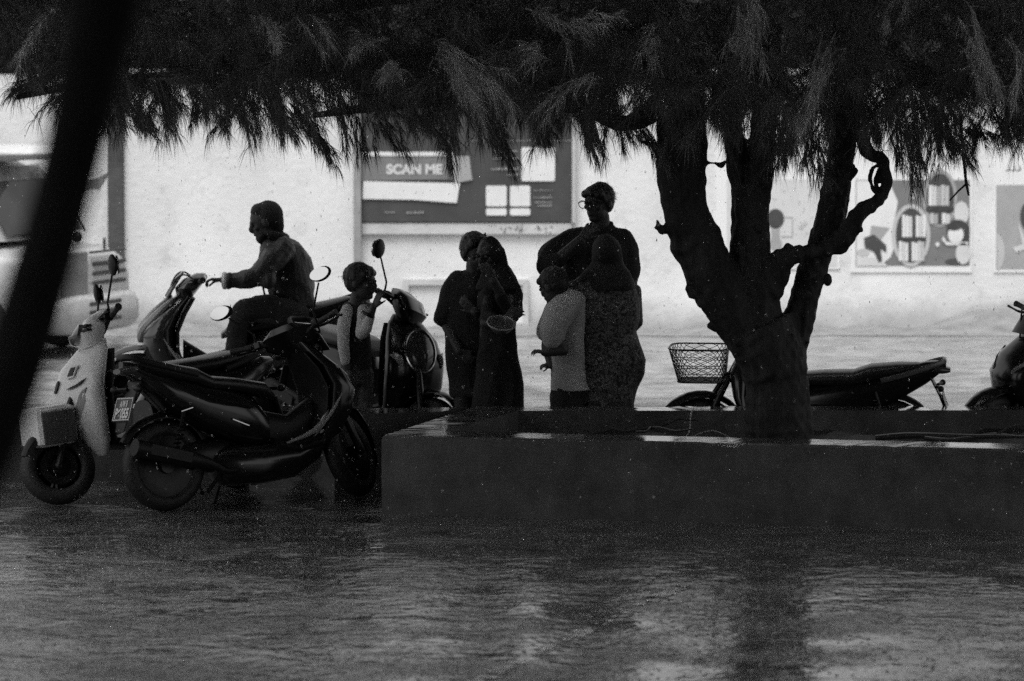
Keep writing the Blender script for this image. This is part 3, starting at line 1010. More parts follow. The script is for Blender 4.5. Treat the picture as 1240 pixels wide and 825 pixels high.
# white scooter's own front: broad pale shield with hook, diamond recess, lower lip and grey panel
def white_front(root, so):
    arc_guard(.66, .26, 20, 130, .07, 12, .22).build('front_mudguard', blackpl, root)
    d_ = MB()
    def on(y, z, off):                                    # point on the front of the shield
        zs = [q[0] for q in SHIELD['round']]
        xc = np.interp(z, zs, [q[1] for q in SHIELD['round']])
        hx_ = np.interp(z, zs, [q[2] for q in SHIELD['round']])
        hy = np.interp(z, zs, [q[3] for q in SHIELD['round']])
        k = max(1 - (abs(y) / hy) ** 2.3, .02) ** (1 / 2.3)
        return Vector((xc + hx_ * k + off, y, z))
    def deco(pts, off, name, m):
        mb_ = MB()
        n_ = 10
        top = []
        c_ = sum((Vector((p[0], p[1], 0)) for p in pts), Vector()) / len(pts)
        rings = []
        for q in (1.0, .66, .33, .02):
            rings.append([on(c_.x + (p[0] - c_.x) * q, c_.y + (p[1] - c_.y) * q, off) for p in pts])
        base = [on(p[0], p[1], -.004) for p in pts]
        mb_.loft([base] + rings)
        return mb_.build(name, m, so)
    def poly(pts, k=4):
        out = []
        for i in range(len(pts)):
            a_, b_ = pts[i], pts[(i + 1) % len(pts)]
            for j in range(k):
                out.append((a_[0] + (b_[0] - a_[0]) * j / k, a_[1] + (b_[1] - a_[1]) * j / k))
        return out
    deco(poly([(-.025, .735), (.045, .745), (.055, .815), (-.005, .81)]), .006, 'recess_frame', platew)
    deco(poly([(-.012, .75), (.035, .755), (.042, .803), (.004, .80)]), .011, 'recess', blackpl)
    deco(poly([(.00, .672), (.06, .68), (.115, .70), (.145, .735), (.10, .705), (.05, .69)], 3), .006, 'slot', blackpl)
    deco([(-.115 + .016 * math.cos(R(a)), .69 + .038 * math.sin(R(a))) for a in range(0, 360, 20)], .006, 'reflector', blackpl)
    deco(poly([(-.10, .46), (-.065, .46), (-.062, .505), (-.096, .505)]), .006, 'badge', greypanel)
    deco(poly([(.01, .31), (.06, .31), (.07, .42), (.11, .52), (.155, .60), (.165, .68), (.12, .64), (.06, .55), (.025, .45)], 3), .004, 'swoosh', mat('swoosh_grey', .34, .3, .05, 4, coat=.3))
    # lower lip projecting over the front wheel
    lo = MB()
    lo.box((.70, -.02, .47), (.27, .22, .23), Matrix.Rotation(R(4), 3, 'Y'), bev=.018)
    lo.build('lower_fairing', whitegl, root)
    lo = MB()
    lo.box((.70, .094, .462), (.235, .012, .19), Matrix.Rotation(R(4), 3, 'Y'), bev=.004)
    lo.build('fairing_panel', greypanel, root)
# ------------------------------------------------------------------ planter and low wall
conc = mat('wet_concrete', .15, .45, .35, 3.5, .25, 30, .5)
def planter_mat(r0_=.03, r1_=.16):
    m = wet_mat('wet_planter', .095, r0_, r1_, .25, 60, 2.2, .35, .003)
    N, L = m.node_tree.nodes, m.node_tree.links
    b_ = N['Principled BSDF']                             # rain streaks and dirt running down the render
    src = b_.inputs['Base Color'].links[0].from_socket
    tc = N.new('ShaderNodeTexCoord'); mp = N.new('ShaderNodeMapping'); mp.inputs['Scale'].default_value = (4, 4, 1.3)
    n_ = N.new('ShaderNodeTexNoise'); n_.inputs['Scale'].default_value = 1; n_.inputs['Detail'].default_value = 7; n_.inputs['Roughness'].default_value = .7
    L.new(tc.outputs['Object'], mp.inputs['Vector']); L.new(mp.outputs['Vector'], n_.inputs['Vector'])
    r_ = N.new('ShaderNodeMapRange'); r_.inputs['From Min'].default_value = .35; r_.inputs['From Max'].default_value = .68; r_.inputs['To Min'].default_value = 1.14; r_.inputs['To Max'].default_value = .82
    L.new(n_.outputs['Fac'], r_.inputs['Value'])
    x_ = N.new('ShaderNodeMath'); x_.operation = 'MULTIPLY'
    L.new(src, x_.inputs[0]); L.new(r_.outputs['Result'], x_.inputs[1]); L.new(x_.outputs[0], b_.inputs['Base Color'])
    return m
conc = planter_mat()
fl, fr_ = G(462, 527, HP), G(1540, 551, HP)
bl, br = G(572, 492.3, HP), G(1540, 490.5, HP)
ifl, ifr = G(537, 522.3, HP), G(1532, 544, HP)
ibl, ibr = G(628, 497.6, HP), G(1532, 496.5, HP)
e = empty('planter', (fl + br) / 2 * Vector((1, 1, 0)).normalized().length if False else Vector(((fl.x + fr_.x) / 2, (fl.y + bl.y) / 2, 0)), 0, 'long low concrete planter wall around the multi stemmed tree, top wet and shining', 'planter')
off = e.location
mb = MB()
def side(a, b, c, dd_):
    mb.prism([p - off for p in (a, b, c, dd_)], 0, HP)
def divide(cs, n, j):
    out = []
    for i in range(4):
        a_, b_ = cs[i], cs[(i + 1) % 4]
        for k in range(n):
            q_ = a_.lerp(b_, k / n)
            if k:
                q_ = q_ + Vector((random.uniform(-j, j), random.uniform(-j, j), 0))
            out.append(q_)
    return out
outer, inner = divide([fl, fr_, br, bl], 90, 0), divide([ifl, ifr, ibr, ibl], 90, 0)
chip = [(random.random() ** 6) * .035 for _ in outer]
vs_ = []
for z in (0, HP - .012):
    vs_.append([Vector((p.x - off.x, p.y - off.y, z)) for p in outer])
cen = sum(outer, Vector()) / len(outer)
vs_.append([Vector((p.x - off.x, p.y - off.y, HP)) + (cen - p).normalized() * Vector((1, 1, 0)).length * .012 * Vector((1, 0, 0)).length for p in outer])
vs_[1] = [Vector((p.x, p.y, HP - .012 - chip[i])) for i, p in enumerate(vs_[1])]
vs_[-1] = [Vector((p.x, p.y, HP - chip[i] * .25)) for i, p in enumerate(vs_[-1])]
vs_.append([Vector((p.x - off.x, p.y - off.y, HP)) for p in inner])
vs_.append([Vector((p.x - off.x, p.y - off.y, .02)) for p in inner])
mb.loft(vs_, caps=False)
concface = planter_mat(.28, .5)
bv = mb.build('planter_wall', [conc, concface], e, 0)
for p_ in bv.data.polygons:
    p_.material_index = 0 if p_.normal.z > .5 else 1
# damp dirty band along the foot of the front
soil = MB()
gx = 60
rows = []
for j in range(8):
    rows.append([ifl.lerp(ifr, i / gx).lerp(ibl.lerp(ibr, i / gx), j / 7) * 1 for i in range(gx + 1)])
rows = [[Vector((p.x - off.x, p.y - off.y, .30 + .05 * math.sin(p.x * 5 + p.y * 3) + .03 * random.random())) for p in r_] for r_ in rows]
soil.loft(rows, caps=False, close=False)
soil.build('soil', mat('wet_soil', .03, .5, .4, 10, .5, 40), e, 60)

a, b = G(404, 494.3, HP), bl + Vector((-.02, 0, 0))
lw = empty('low_wall', Vector(((a.x + b.x) / 2, a.y, 0)), 0, 'low concrete wall running left from the planter behind the near scooters', 'low wall')
mb = MB()
mb.prism([Vector((p[0] - lw.location.x, p[1] - lw.location.y)) for p in ((-5.5, a.y + .32), (a.x - .5, a.y + .32), (a.x, a.y), (b.x - .01, b.y - .01), (b.x - .20, b.y - .34), (a.x + .02, a.y - .36), (a.x - .55, a.y + .04), (-5.5, a.y + .04))][::-1], 0, HP - .004)
mb.build('wall_block', conc, lw, 0)

# sticks and a cable lying in the planter
stick = mat('wet_stick', .05, .3, .4, 20)
for i, (x0, y0, x1, y1, r_) in enumerate(((738, 519, 838, 521, .012), (1060, 528, 1245, 530, .02), (1120, 533, 1260, 526, .014), (770, 524, 800, 517, .007))):
    p0, p1 = G(x0, y0, .40), G(x1, y1, .42)
    o = empty('fallen_branch', p0, 0, ['thin wet branch lying in the planter left of the trunk', 'long straight wet branch lying along the planter right of the trunk', 'forked wet branch lying across the longer one at the right', 'short twig crossing the thin branch left of the trunk'][i], 'branch', 'branches lying in the planter')
    mb = MB()
    q = [p0.lerp(p1, t) - p0 + Vector((0, random.uniform(-.02, .02), random.uniform(-.015, .015))) for t in (0, .2, .4, .6, .8, 1)]
    mb.tube(q, [r_, r_ * 1.1, r_, r_ * .9, r_ * .7, r_ * .4], 7, sub=3)
    mb.tube([q[3], q[3] + Vector((.12, .05, .05)), q[3] + Vector((.25, .07, .04))], [r_ * .5, r_ * .4, r_ * .2], 5)
    mb.build('stem', stick, o)
p = G(840, 497, HP)
mb = MB()
mb.tube([Vector((0, .02, .004)), Vector((-.02, -.05, -.02)), Vector((-.03, -.09, -.12)), Vector((-.05, -.2, -.16)), Vector((.1, -.3, -.10)), Vector((.22, -.4, -.14))], .004, 6, sub=4)
o = mb.build('cable', mat('pale_cable', .4, .4, .1, 5), None)
o.location = p
tag(o, 'thin pale cord hanging over the planter edge left of the trunk', 'cord')

# ------------------------------------------------------------------ scooters
def ground_at(px, Y):
    q = P(px, 400, Y)
    return Vector((q.x, Y, 0))
# black scooter, rear wheel nearest
hd = R(32)
rw = G(201, 619)
c_ = rw + Vector((math.cos(hd), math.sin(hd), 0)) * .66
scooter('motor_scooter', 'black sport scooter parked in front with its number plate and rear wheel towards us', (c_.x, c_.y, 0), hd, 'sport', blackgl, 1.0, R(-6), R(38), ('A1W 8', 'P6055'))
# white scooter, nose towards us, at left
hd = R(222)
c_ = ground_at(182, 25.94)
scooter('motor_scooter', 'white scooter with broad front shield parked at the left behind the leaning trunk', (c_.x, c_.y, 0), hd, 'round', whitegl, 1.05, R(6), R(-30), None, fairing=white_front, body_paint=blackgl)
# scooter with the round chrome lamp beside the boy
c_ = ground_at(447, 28.4)
scooter('motor_scooter', 'dark rounded scooter with chrome ringed front lamp beside the boy', (c_.x, c_.y, 0), R(-54), 'round', blackgl, 1.03, R(-3), R(32), mirrors='right')
# scooter with basket behind the tree
c_ = ground_at(964, 27.1)
scooter('motor_scooter', 'dark scooter with wire basket parked behind the tree trunk', (c_.x, c_.y, 0), R(172), 'cub', blackgl, .94, R(-3), R(14), ('A3B', 'P1'), mirrors=False, basket=True)
# scooter cut by the right edge
c_ = ground_at(1306, 27.4)
scooter('motor_scooter', 'glossy black scooter cut off by the right edge', (c_.x, c_.y, 0), R(207), 'sport', blackgl, 1.0, R(-3), R(10), mirrors=False)
# ridden scooter
c_ = ground_at(286, 30.0)
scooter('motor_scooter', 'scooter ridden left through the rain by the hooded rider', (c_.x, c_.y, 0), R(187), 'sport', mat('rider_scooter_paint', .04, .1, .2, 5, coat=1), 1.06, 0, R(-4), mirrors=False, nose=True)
# ------------------------------------------------------------------ the tree in the planter
bark = mat('wet_bark', .035, .7, .5, 9, .9, 26, .3, stretch=(1, 1, .25))
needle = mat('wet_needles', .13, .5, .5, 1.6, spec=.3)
paleneedle = mat('sky_lit_needles', .5, .6, .4, 3, spec=.3)  # sky light on the tips, put into the needle colour
TY = 25.75
base = Vector((P(945, 500, 25.5).x, (G(945, 533, HP).y + G(945, 497, HP).y) / 2, .3))
print('TREE Y', base.y, 'front', G(945, 533, HP).y, 'back', G(945, 497, HP).y)
TY = base.y
tree = empty('casuarina_tree', Vector((base.x, base.y, .3)), 0, 'multi stemmed tree with dark leaning trunks and drooping needle foliage, growing in the planter', 'tree')
T0 = tree.location.copy()
def W(px, py, dy=0.0):
    return P(px, py, TY + dy) - T0
SC = F / TY                                            # pixels per metre at the tree
mb = MB()
def limb(pts, n=14):
    """pts: px, py, radius in pixels, depth offset"""
    jt = 0 if max(p[2] for p in pts) > 14 else 1.6
    P_ = [W(p[0] + random.uniform(-jt, jt), p[1] + random.uniform(-jt, jt), p[3]) for p in pts]
    k = len(P_)
    Q = smooth_path(P_, 6)
    rr = np.interp(np.linspace(0, k - 1, len(Q)), np.arange(k), [p[2] / SC for p in pts])
    rings = []
    rr = rr * (1 + np.random.default_rng(len(Q)).uniform(-.10, .10, len(Q)) * (1 if jt else .3))
    for i, q in enumerate(Q):
        t = (Q[min(i + 1, len(Q) - 1)] - Q[max(i - 1, 0)]).normalized()
        u = t.cross(Vector((0, 1, 0))).normalized()
        w_ = t.cross(u)
        rings.append(ring(q, u * rr[i], w_ * rr[i] * .95, n))
    mb.loft(rings)
limb([(945, 550, 48, 0), (945, 530, 41, 0), (943, 495, 38, 0), (941, 460, 39, 0), (932, 425, 44, 0), (918, 395, 44, 0)])
limb([(925, 430, 36, 0), (893, 388, 32, -.02), (866, 340, 31, -.05), (842, 290, 31, -.08), (828, 240, 28, -.1), (827, 175, 30, -.1), (822, 100, 27, -.12), (800, 20, 24, -.15), (770, -80, 20, -.2)])
limb([(922, 425, 38, 0), (912, 370, 33, .02), (908, 320, 26, .04), (908, 270, 22, .05), (907, 225, 23, .06)])
limb([(898, 262, 10, .06), (892, 215, 11.5, .08), (888, 160, 13, .1), (878, 80, 12, .15), (865, -20, 10, .2)])
limb([(915, 262, 13, .05), (921, 215, 16, .05), (924, 160, 17, .05), (930, 80, 16, .1), (935, -40, 13, .15)])
limb([(950, 440, 30, .05), (962, 400, 20, .08), (976, 355, 17, .1), (992, 305, 17, .1), (1004, 265, 20, .1), (1013, 225, 20, .1), (1021, 170, 17, .1), (1030, 90, 16, .12), (1045, 0, 14, .1), (1060, -90, 12, .1)])
limb([(918, 352, 30, 0), (935, 330, 24, -.04), (952, 313, 14, -.08), (972, 306, 10, -.1), (992, 301, 11, -.08), (1012, 294, 13, -.05), (1024, 285, 12, -.1), (1032, 272, 11, -.12), (1040, 259, 10.5, -.14), (1056, 249, 9.5, -.16), (1070, 237, 8.5, -.16), (1074, 222, 7, -.16), (1070, 203, 6, -.16), (1071, 193, 5, -.15), (1060, 190, 6, -.15), (1050, 183, 6.5, -.13), (1043, 172, 5, -.12), (1036, 158, 4, -.1)], 10)
limb([(1066, 238, 5, -.18), (1058, 228, 4, -.2), (1055, 215, 3.4, -.2), (1058, 204, 3, -.2), (1065, 200, 3, -.18)], 7)
limb([(1066, 240, 4, -.16), (1062, 228, 3, -.14), (1064, 212, 3.5, -.14), (1068, 204, 3, -.14)], 7)
limb([(1048, 254, 3.5, -.15), (1052, 245, 3, -.16), (1058, 240, 2.4, -.17), (1063, 242, 2, -.17)], 6)
limb([(1036, 262, 3, -.14), (1041, 275, 2.2, -.14), (1043, 281, 3, -.14)], 6)
limb([(1010, 232, 6, .0), (1026, 217, 4.5, -.03), (1033, 210, 4, -.05), (1039, 207, 2, -.05)], 7)
limb([(1018, 216, 5, .0), (1030, 204, 3, -.03), (1036, 201, 2, -.05)], 7)
limb([(815, 282, 8, -.1), (803, 276, 5.5, -.14), (797, 270, 3.5, -.16), (795, 264, 2, -.17)], 8)
limb([(806, 277, 3, -.14), (797, 278, 2.5, -.15), (792, 276, 1.5, -.16)], 6)
limb([(868, 385, 8, -.1), (846, 366, 7, -.14), (835, 352, 6.5, -.16), (829, 346, 4, -.17)], 8)
limb([(880, 404, 6, -.08), (864, 396, 4.5, -.1), (860, 394, 4.5, -.1)], 7)
limb([(850, 200, 3, -.1), (862, 198, 4, -.12), (872, 201, 4, -.12), (878, 196, 2.5, -.1)], 6)
limb([(955, 300, 5, -.08), (957, 296, 4.5, -.08)], 6)
limb([(815, 172, 6, -.1), (795, 176, 5, -.2), (776, 173, 4.5, -.3)], 6)
limb([(980, 416, 4, .0), (984, 412, 2.5, .0)], 6)
for k in range(60):                                    # warts and scars
    px, py = random.choice(((945, 480), (935, 430), (866, 340), (842, 290), (828, 230), (908, 300), (920, 210), (1012, 230), (985, 330), (892, 385), (1020, 170)))
    px += random.uniform(-32, 32) * (.9 if py > 400 else .55)
    py += random.uniform(-30, 30)
    c_ = W(px, py, random.uniform(-.18, -.05))
    rr_ = random.uniform(.012, .028)
    mb.ell(c_, (rr_, rr_, rr_ * 1.4), n=8, k=6)
wseed = np.random.default_rng(5)
wv = [(wseed.normal(0, 14), wseed.normal(0, 14), wseed.normal(0, 6), wseed.uniform(0, 6)) for _ in range(10)]
wv2 = [(wseed.normal(0, 60), wseed.normal(0, 60), wseed.normal(0, 25), wseed.uniform(0, 6)) for _ in range(12)]
def barkdisp(co):
    a_ = sum(np.sin(co[:, 0] * a + co[:, 1] * b + co[:, 2] * c + d) for a, b, c, d in wv) * .0032
    b_ = sum(np.sin(co[:, 0] * a + co[:, 1] * b + co[:, 2] * c + d) for a, b, c, d in wv2) * .0018
    f_ = np.abs(np.sin(np.arctan2(co[:, 0] - .1 * co[:, 2], co[:, 1] + .05) * 9 + 2.5 * np.sin(co[:, 2] * 5) + a_ * 300)) * .0028
    return a_ + b_ - f_
remeshed(mb, 'trunk', bark, tree, .011, 3, barkdisp)

# crown: sprays of drooping needles hung along hidden boughs
def sprays(starts, dirs, lens_, nn, nl, nw, droop, out, spread=.55):
    """each spray is a drooping twig carrying nn needles; appends ribbon triangles"""
    S = len(starts)
    t = rng.random((S, nn)) ** .8
    tw = dirs[:, None, :] * (t * lens_[:, None])[..., None]
    tw[..., 2] -= droop[:, None] * (t * lens_[:, None]) ** 2
    tw += (np.sin(t * 5 + rng.random((S, 1)) * 6) * .02)[..., None] * rng.normal(0, 1, (S, 1, 3))
    p0 = starts[:, None, :] + tw
    tan = dirs[:, None, :] - np.array([0, 0, 2.0]) * (droop[:, None] * t * lens_[:, None])[..., None]
    tan /= np.linalg.norm(tan, axis=-1, keepdims=True)
    nd = tan + rng.normal(0, spread, (S, nn, 3)) + np.array([0, 0, -.35])
    nd /= np.linalg.norm(nd, axis=-1, keepdims=True)
    L_ = nl * rng.uniform(.45, 1.15, (S, nn))[..., None]
    mid = p0 + nd * L_ * .5
    end = mid + (nd + np.array([0, 0, -.55])) * L_ * .5
    side_ = np.cross(nd, rng.normal(0, 1, (S, nn, 3)))
    side_ /= np.linalg.norm(side_, axis=-1, keepdims=True) + 1e-6
    wd = nw * rng.uniform(.7, 1.3, (S, nn))[..., None]
    v = np.stack([p0 - side_ * wd * .5, p0 + side_ * wd * .5, mid + side_ * wd * .5, mid - side_ * wd * .5, end], axis=2).reshape(-1, 3)
    out.append(v)
    # twig stems
    ts = np.linspace(0, 1, 7)
    st = starts[:, None, :] + dirs[:, None, :] * (ts * lens_[:, None])[..., None]
    st[..., 2] -= droop[:, None] * (ts * lens_[:, None]) ** 2
    return st

def ribbons_to_mesh(vs_list, stems, name, m, parent, stem_w=.006):
    v = np.concatenate(vs_list)
    n = len(v) // 5
    i = np.arange(n)[:, None] * 5
    tri = np.concatenate([i + np.array([0, 1, 2]), i + np.array([0, 2, 3]), i + np.array([3, 2, 4])], axis=1).reshape(-1)
    allv, allf = [v], [tri]
    o_ = len(v)
    for st in stems:
        S, K, _ = st.shape
        for ax in (np.array([stem_w, 0, 0]), np.array([0, stem_w, 0])):
            tp = np.linspace(1, .35, K)[None, :, None]
            a = st - ax * tp * .5
            b = st + ax * tp * .5
            vv = np.stack([a, b], axis=2).reshape(-1, 3)
            idx = np.arange(S)[:, None] * (2 * K) + np.arange(K - 1)[None, :] * 2
            idx = idx.reshape(-1, 1) + o_
            f = np.concatenate([idx + np.array([0, 1, 3]), idx + np.array([0, 3, 2])], axis=1).reshape(-1)
            allv.append(vv); allf.append(f)
            o_ += len(vv)
    return arr_mesh(name, np.concatenate(allv), np.concatenate(allf), 3, m, parent)

# lower edge of the dense crown, photo pixels
EX = [-300, -60, 0, 60, 90, 130, 180, 230, 300, 350, 380, 400, 415, 440, 500, 560, 620, 660, 700, 740, 780, 820, 900, 950, 985, 1015, 1040, 1080, 1120, 1160, 1200, 1240, 1300, 1500, 1800]
EY = [60, 70, 80, 88, 110, 140, 152, 138, 136, 140, 135, 112, 112, 138, 148, 145, 145, 138, 135, 140, 148, 150, 150, 165, 172, 150, 140, 150, 165, 165, 150, 150, 150, 130, 100]
def edge(px):
    return np.interp(px, EX, EY)
XS = T0.x
outv, stems = [], []
# dense body, several depth layers between 23.6 and 28.2 m
for layer in range(9):
    n = 430
    Yl = TY + (-1.7, -1.3, -.9, -.5, 0, .5, 1, 1.6, 2.2)[layer]
    px = rng.uniform(-330, 1640, n)
    # clumpy: pull towards clump centres
    cl = rng.uniform(-330, 1640, 34)
    near = cl[np.abs(px[:, None] - cl[None, :]).argmin(1)]
    px = px * .55 + near * .45
    low = edge(px) - 40 - 14 * rng.random(n)
    py = low - rng.random(n) ** 1.35 * (low + 90)
    pts = np.array([P(a, b, Yl + c)[:] for a, b, c in zip(px, py, rng.normal(0, .18, n))]) - np.array(T0)
    ang = rng.uniform(0, 2 * math.pi, n)
    dirs = np.stack([np.cos(ang), np.sin(ang) * .8 - (.25 if layer < 4 else 0), rng.uniform(-.5, .35, n)], 1)
    dirs /= np.linalg.norm(dirs, axis=1, keepdims=True)
    ln = rng.uniform(.22, .48, n)
    stems.append(sprays(pts, dirs, ln, 80, .15, .0032, rng.uniform(.5, 1.3, n), outv))
# hanging fringe along the lower edge
n = 520
px = rng.uniform(-250, 1500, n)
cl = np.sort(rng.uniform(-250, 1500, 75))
near = cl[np.abs(px[:, None] - cl[None, :]).argmin(1)]
px = px * .35 + near * .65
py = edge(px) - rng.uniform(25, 62, n)
Yl = TY + rng.uniform(-1.5, 1.8, n)
pts = np.array([P(a, b, c)[:] for a, b, c in zip(px, py, Yl)]) - np.array(T0)
lean_ = np.interp(px, [-250, 620, 700, 1500], [.45, .45, -.1, -.2])
dirs = np.stack([lean_ + rng.normal(0, .35, n), rng.normal(-.1, .35, n), -.75 + rng.normal(0, .2, n)], 1)
dirs /= np.linalg.norm(dirs, axis=1, keepdims=True)
stems.append(sprays(pts, dirs, rng.uniform(.14, .32, n), 64, .15, .003, rng.uniform(.3, 1.0, n), outv, .34))
# the long tips that hang clear of the edge (start px, start py, tip px, tip py)
TIPS = [(75, 92, 8, 122), (60, 100, 30, 118), (90, 105, 70, 128), (120, 130, 128, 150), (150, 140, 188, 168), (165, 120, 178, 160), (230, 120, 240, 150), (275, 120, 272, 156), (285, 120, 300, 160), (322, 120, 350, 172), (335, 112, 345, 168), (360, 130, 396, 196), (362, 150, 390, 190), (350, 125, 378, 178), (410, 110, 418, 170), (440, 140, 442, 190), (455, 140, 480, 182), (500, 145, 540, 180), (540, 150, 545, 200), (585, 140, 617, 204), (600, 150, 612, 190), (650, 130, 662, 175), (690, 120, 720, 190), (700, 130, 712, 180), (705, 110, 716, 170), (745, 140, 760, 172), (770, 150, 797, 200), (785, 165, 800, 205), (950, 150, 945, 205), (965, 160, 952, 195), (980, 160, 985, 215), (990, 165, 1000, 210), (1040, 130, 1050, 170), (1060, 150, 1062, 175), (1080, 150, 1090, 205), (1095, 150, 1106, 228), (1110, 150, 1118, 205), (1130, 140, 1165, 200), (1150, 140, 1130, 205), (1165, 150, 1190, 178), (1200, 130, 1215, 175), (1225, 130, 1232, 172), (1140, 150, 1150, 190), (1185, 140, 1172, 190), (1015, 120, 1008, 165), (1000, 130, 975, 185)]
for x0, y0, x1, y1 in TIPS:
    for k in range(5):
        dy = rng.uniform(-.5, .5)
        j = rng.normal(0, 5, 4)
        a = np.array(W(x0 + j[0], y0 + j[1], dy)[:])
        b = np.array(W(x1 + j[2], y1 - 10 + j[3], dy + rng.uniform(-.1, .1))[:])
        dv = b - a
        ln = np.linalg.norm(dv)
        dv = dv / ln + np.array([0, 0, .25])
        dv /= np.linalg.norm(dv)
        stems.append(sprays(a[None, :], dv[None, :], np.array([ln]), 75, .11, .003, np.array([.35 / max(ln, .2) * .7]), outv, .28))
ribbons_to_mesh(outv, stems, 'foliage', needle, tree)
# near side tufts coloured paler, as if their tips catch the sky
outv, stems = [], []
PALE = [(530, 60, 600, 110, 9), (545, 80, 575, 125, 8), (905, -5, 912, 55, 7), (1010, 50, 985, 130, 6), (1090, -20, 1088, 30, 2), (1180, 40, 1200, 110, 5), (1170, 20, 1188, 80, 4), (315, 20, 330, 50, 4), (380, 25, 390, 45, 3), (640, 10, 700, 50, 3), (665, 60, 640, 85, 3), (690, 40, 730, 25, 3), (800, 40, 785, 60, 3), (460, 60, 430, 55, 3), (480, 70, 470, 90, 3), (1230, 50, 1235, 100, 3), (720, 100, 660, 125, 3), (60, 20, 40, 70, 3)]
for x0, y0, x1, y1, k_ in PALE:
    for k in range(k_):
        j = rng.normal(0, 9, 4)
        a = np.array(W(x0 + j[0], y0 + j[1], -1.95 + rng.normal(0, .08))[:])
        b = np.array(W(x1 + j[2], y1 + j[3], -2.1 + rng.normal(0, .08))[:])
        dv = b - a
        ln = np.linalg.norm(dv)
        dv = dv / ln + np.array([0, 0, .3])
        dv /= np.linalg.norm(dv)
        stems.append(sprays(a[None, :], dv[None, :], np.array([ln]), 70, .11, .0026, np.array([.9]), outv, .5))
ribbons_to_mesh(outv, stems, 'sky_lit_foliage', paleneedle, tree)
# the crown above the picture: coarser tufts, they shade everything below
outv, stems = [], []
n = 5600
px = rng.normal(0, 1, n)
th = rng.uniform(0, 2 * math.pi, n)
rad = 6.0 * np.sqrt(rng.random(n))
zz = rng.random(n)
X = rad * np.cos(th) - .6
Yv = rad * np.sin(th) * .82 - .2
Z = np.maximum(3.62, 3.0 + .12 * Yv) + zz * (2.6 - .05 * rad ** 2)
pts = np.stack([X, Yv, Z], 1)
dirs = np.stack([np.cos(th), np.sin(th), rng.uniform(-.4, .5, n)], 1)
dirs /= np.linalg.norm(dirs, axis=1, keepdims=True)
stems.append(sprays(pts, dirs, rng.uniform(.4, .8, n), 26, .34, .022, rng.uniform(.2, .7, n), outv, .8))
ribbons_to_mesh(outv, stems, 'upper_foliage', needle, tree, .02)
# forked dead twig hanging by the posters
tw = MB()
tw.tube([W(1163, 140, -.3), W(1166, 185, -.3), W(1170, 222, -.3), W(1173, 237, -.3)], [.011, .009, .010, .007], 6)
tw.tube([W(1171, 222, -.3), W(1160, 232, -.32), W(1150, 243, -.34)], [.007, .006, .004], 6)
tw.tube([W(1169, 220, -.3), W(1175, 226, -.28)], [.005, .002], 5)
tw.build('dead_twig', bark, tree)
# boughs that carry the drooping foliage
bo = MB()
for pts in ([(800, 20, 22), (640, 40, 16), (480, 70, 12), (300, 90, 9), (120, 100, 6), (20, 118, 3)], [(822, 110, 20), (760, 150, 10), (700, 130, 7), (640, 140, 4)], [(822, 60, 18), (600, 110, 9), (450, 130, 6), (380, 140, 3)], [(1030, 60, 10), (1120, 85, 6), (1200, 100, 5), (1330, 110, 3)], [(930, 80, 12), (985, 130, 6), (1060, 140, 4)], [(770, -60, 20), (560, -20, 14), (300, 20, 10), (60, 60, 6)], [(1055, -70, 12), (1180, 10, 9), (1300, 70, 6)]):
    q = [W(p[0], p[1], -.12 - .1 * i) for i, p in enumerate(pts)]
    bo.tube(q, [p[2] / SC for p in pts], 8, sub=4)
bo.build('bough', bark, tree)

# ------------------------------------------------------------------ other trees
leaf = mat('broad_leaf', .05, .5, .5, 2, spec=.3)
def leaf_mass(parent, name, n, fpos, size, m, aspect=.5):
    c_ = fpos(n)
    a = rng.normal(0, 1, (n, 3)); a /= np.linalg.norm(a, axis=1, keepdims=True)
    b = np.cross(a, rng.normal(0, 1, (n, 3))); b /= np.linalg.norm(b, axis=1, keepdims=True)
    s_ = size * rng.uniform(.5, 1.3, (n, 1))
    v = np.stack([c_ - a * s_, c_ + b * s_ * aspect, c_ + a * s_, c_ - b * s_ * aspect], 1).reshape(-1, 3)
    return arr_mesh(name, v, np.arange(n * 4), 4, m, parent)
# leaning trunk close to the camera; unseen crown added to block sky light
NY = 7.2
nb = G(-60, 900, 0)
near = empty('leaning_tree', (P(-170, 1500, NY).x, NY, 0), 0, 'black out of focus trunk leaning across the left side, very near', 'tree')
N0 = near.location.copy()
def WN(px, py, dy=0):
    return P(px, py, NY + dy) - N0
mb = MB()
pts = [(-190, 2140, 64), (-170, 1500, 54), (-130, 1000, 50), (-62, 640, 44), (-22, 540, 44), (20, 430, 41), (50, 330, 39), (75, 240, 37), (97, 150, 38), (114, 70, 42), (126, 0, 46), (140, -90, 50), (150, -300, 52), (160, -900, 50), (175, -1900, 40)]
k = F / NY
mb.tube([WN(p[0], p[1]) for p in pts], [p[2] / k for p in pts], 14, sub=4)
mb.build('trunk', mat('black_wet_bark', .012, .8, .4, 9, .5, 30, .15), near)
def fpos(n):
    th = rng.uniform(0, 2 * math.pi, n)
    r_ = np.sqrt(rng.random(n))
    x = 13 * r_ * np.cos(th) + .5
    y = 8.5 * r_ * np.sin(th) + 3.8
    z = 6.3 + rng.random(n) * (2.6 - 1.8 * r_ ** 2) + .5 * np.sin(x * 1.3) * np.sin(y * 1.1)
    return np.stack([x, y, z], 1)
leaf_mass(near, 'crown', 24000, fpos, .26, leaf)
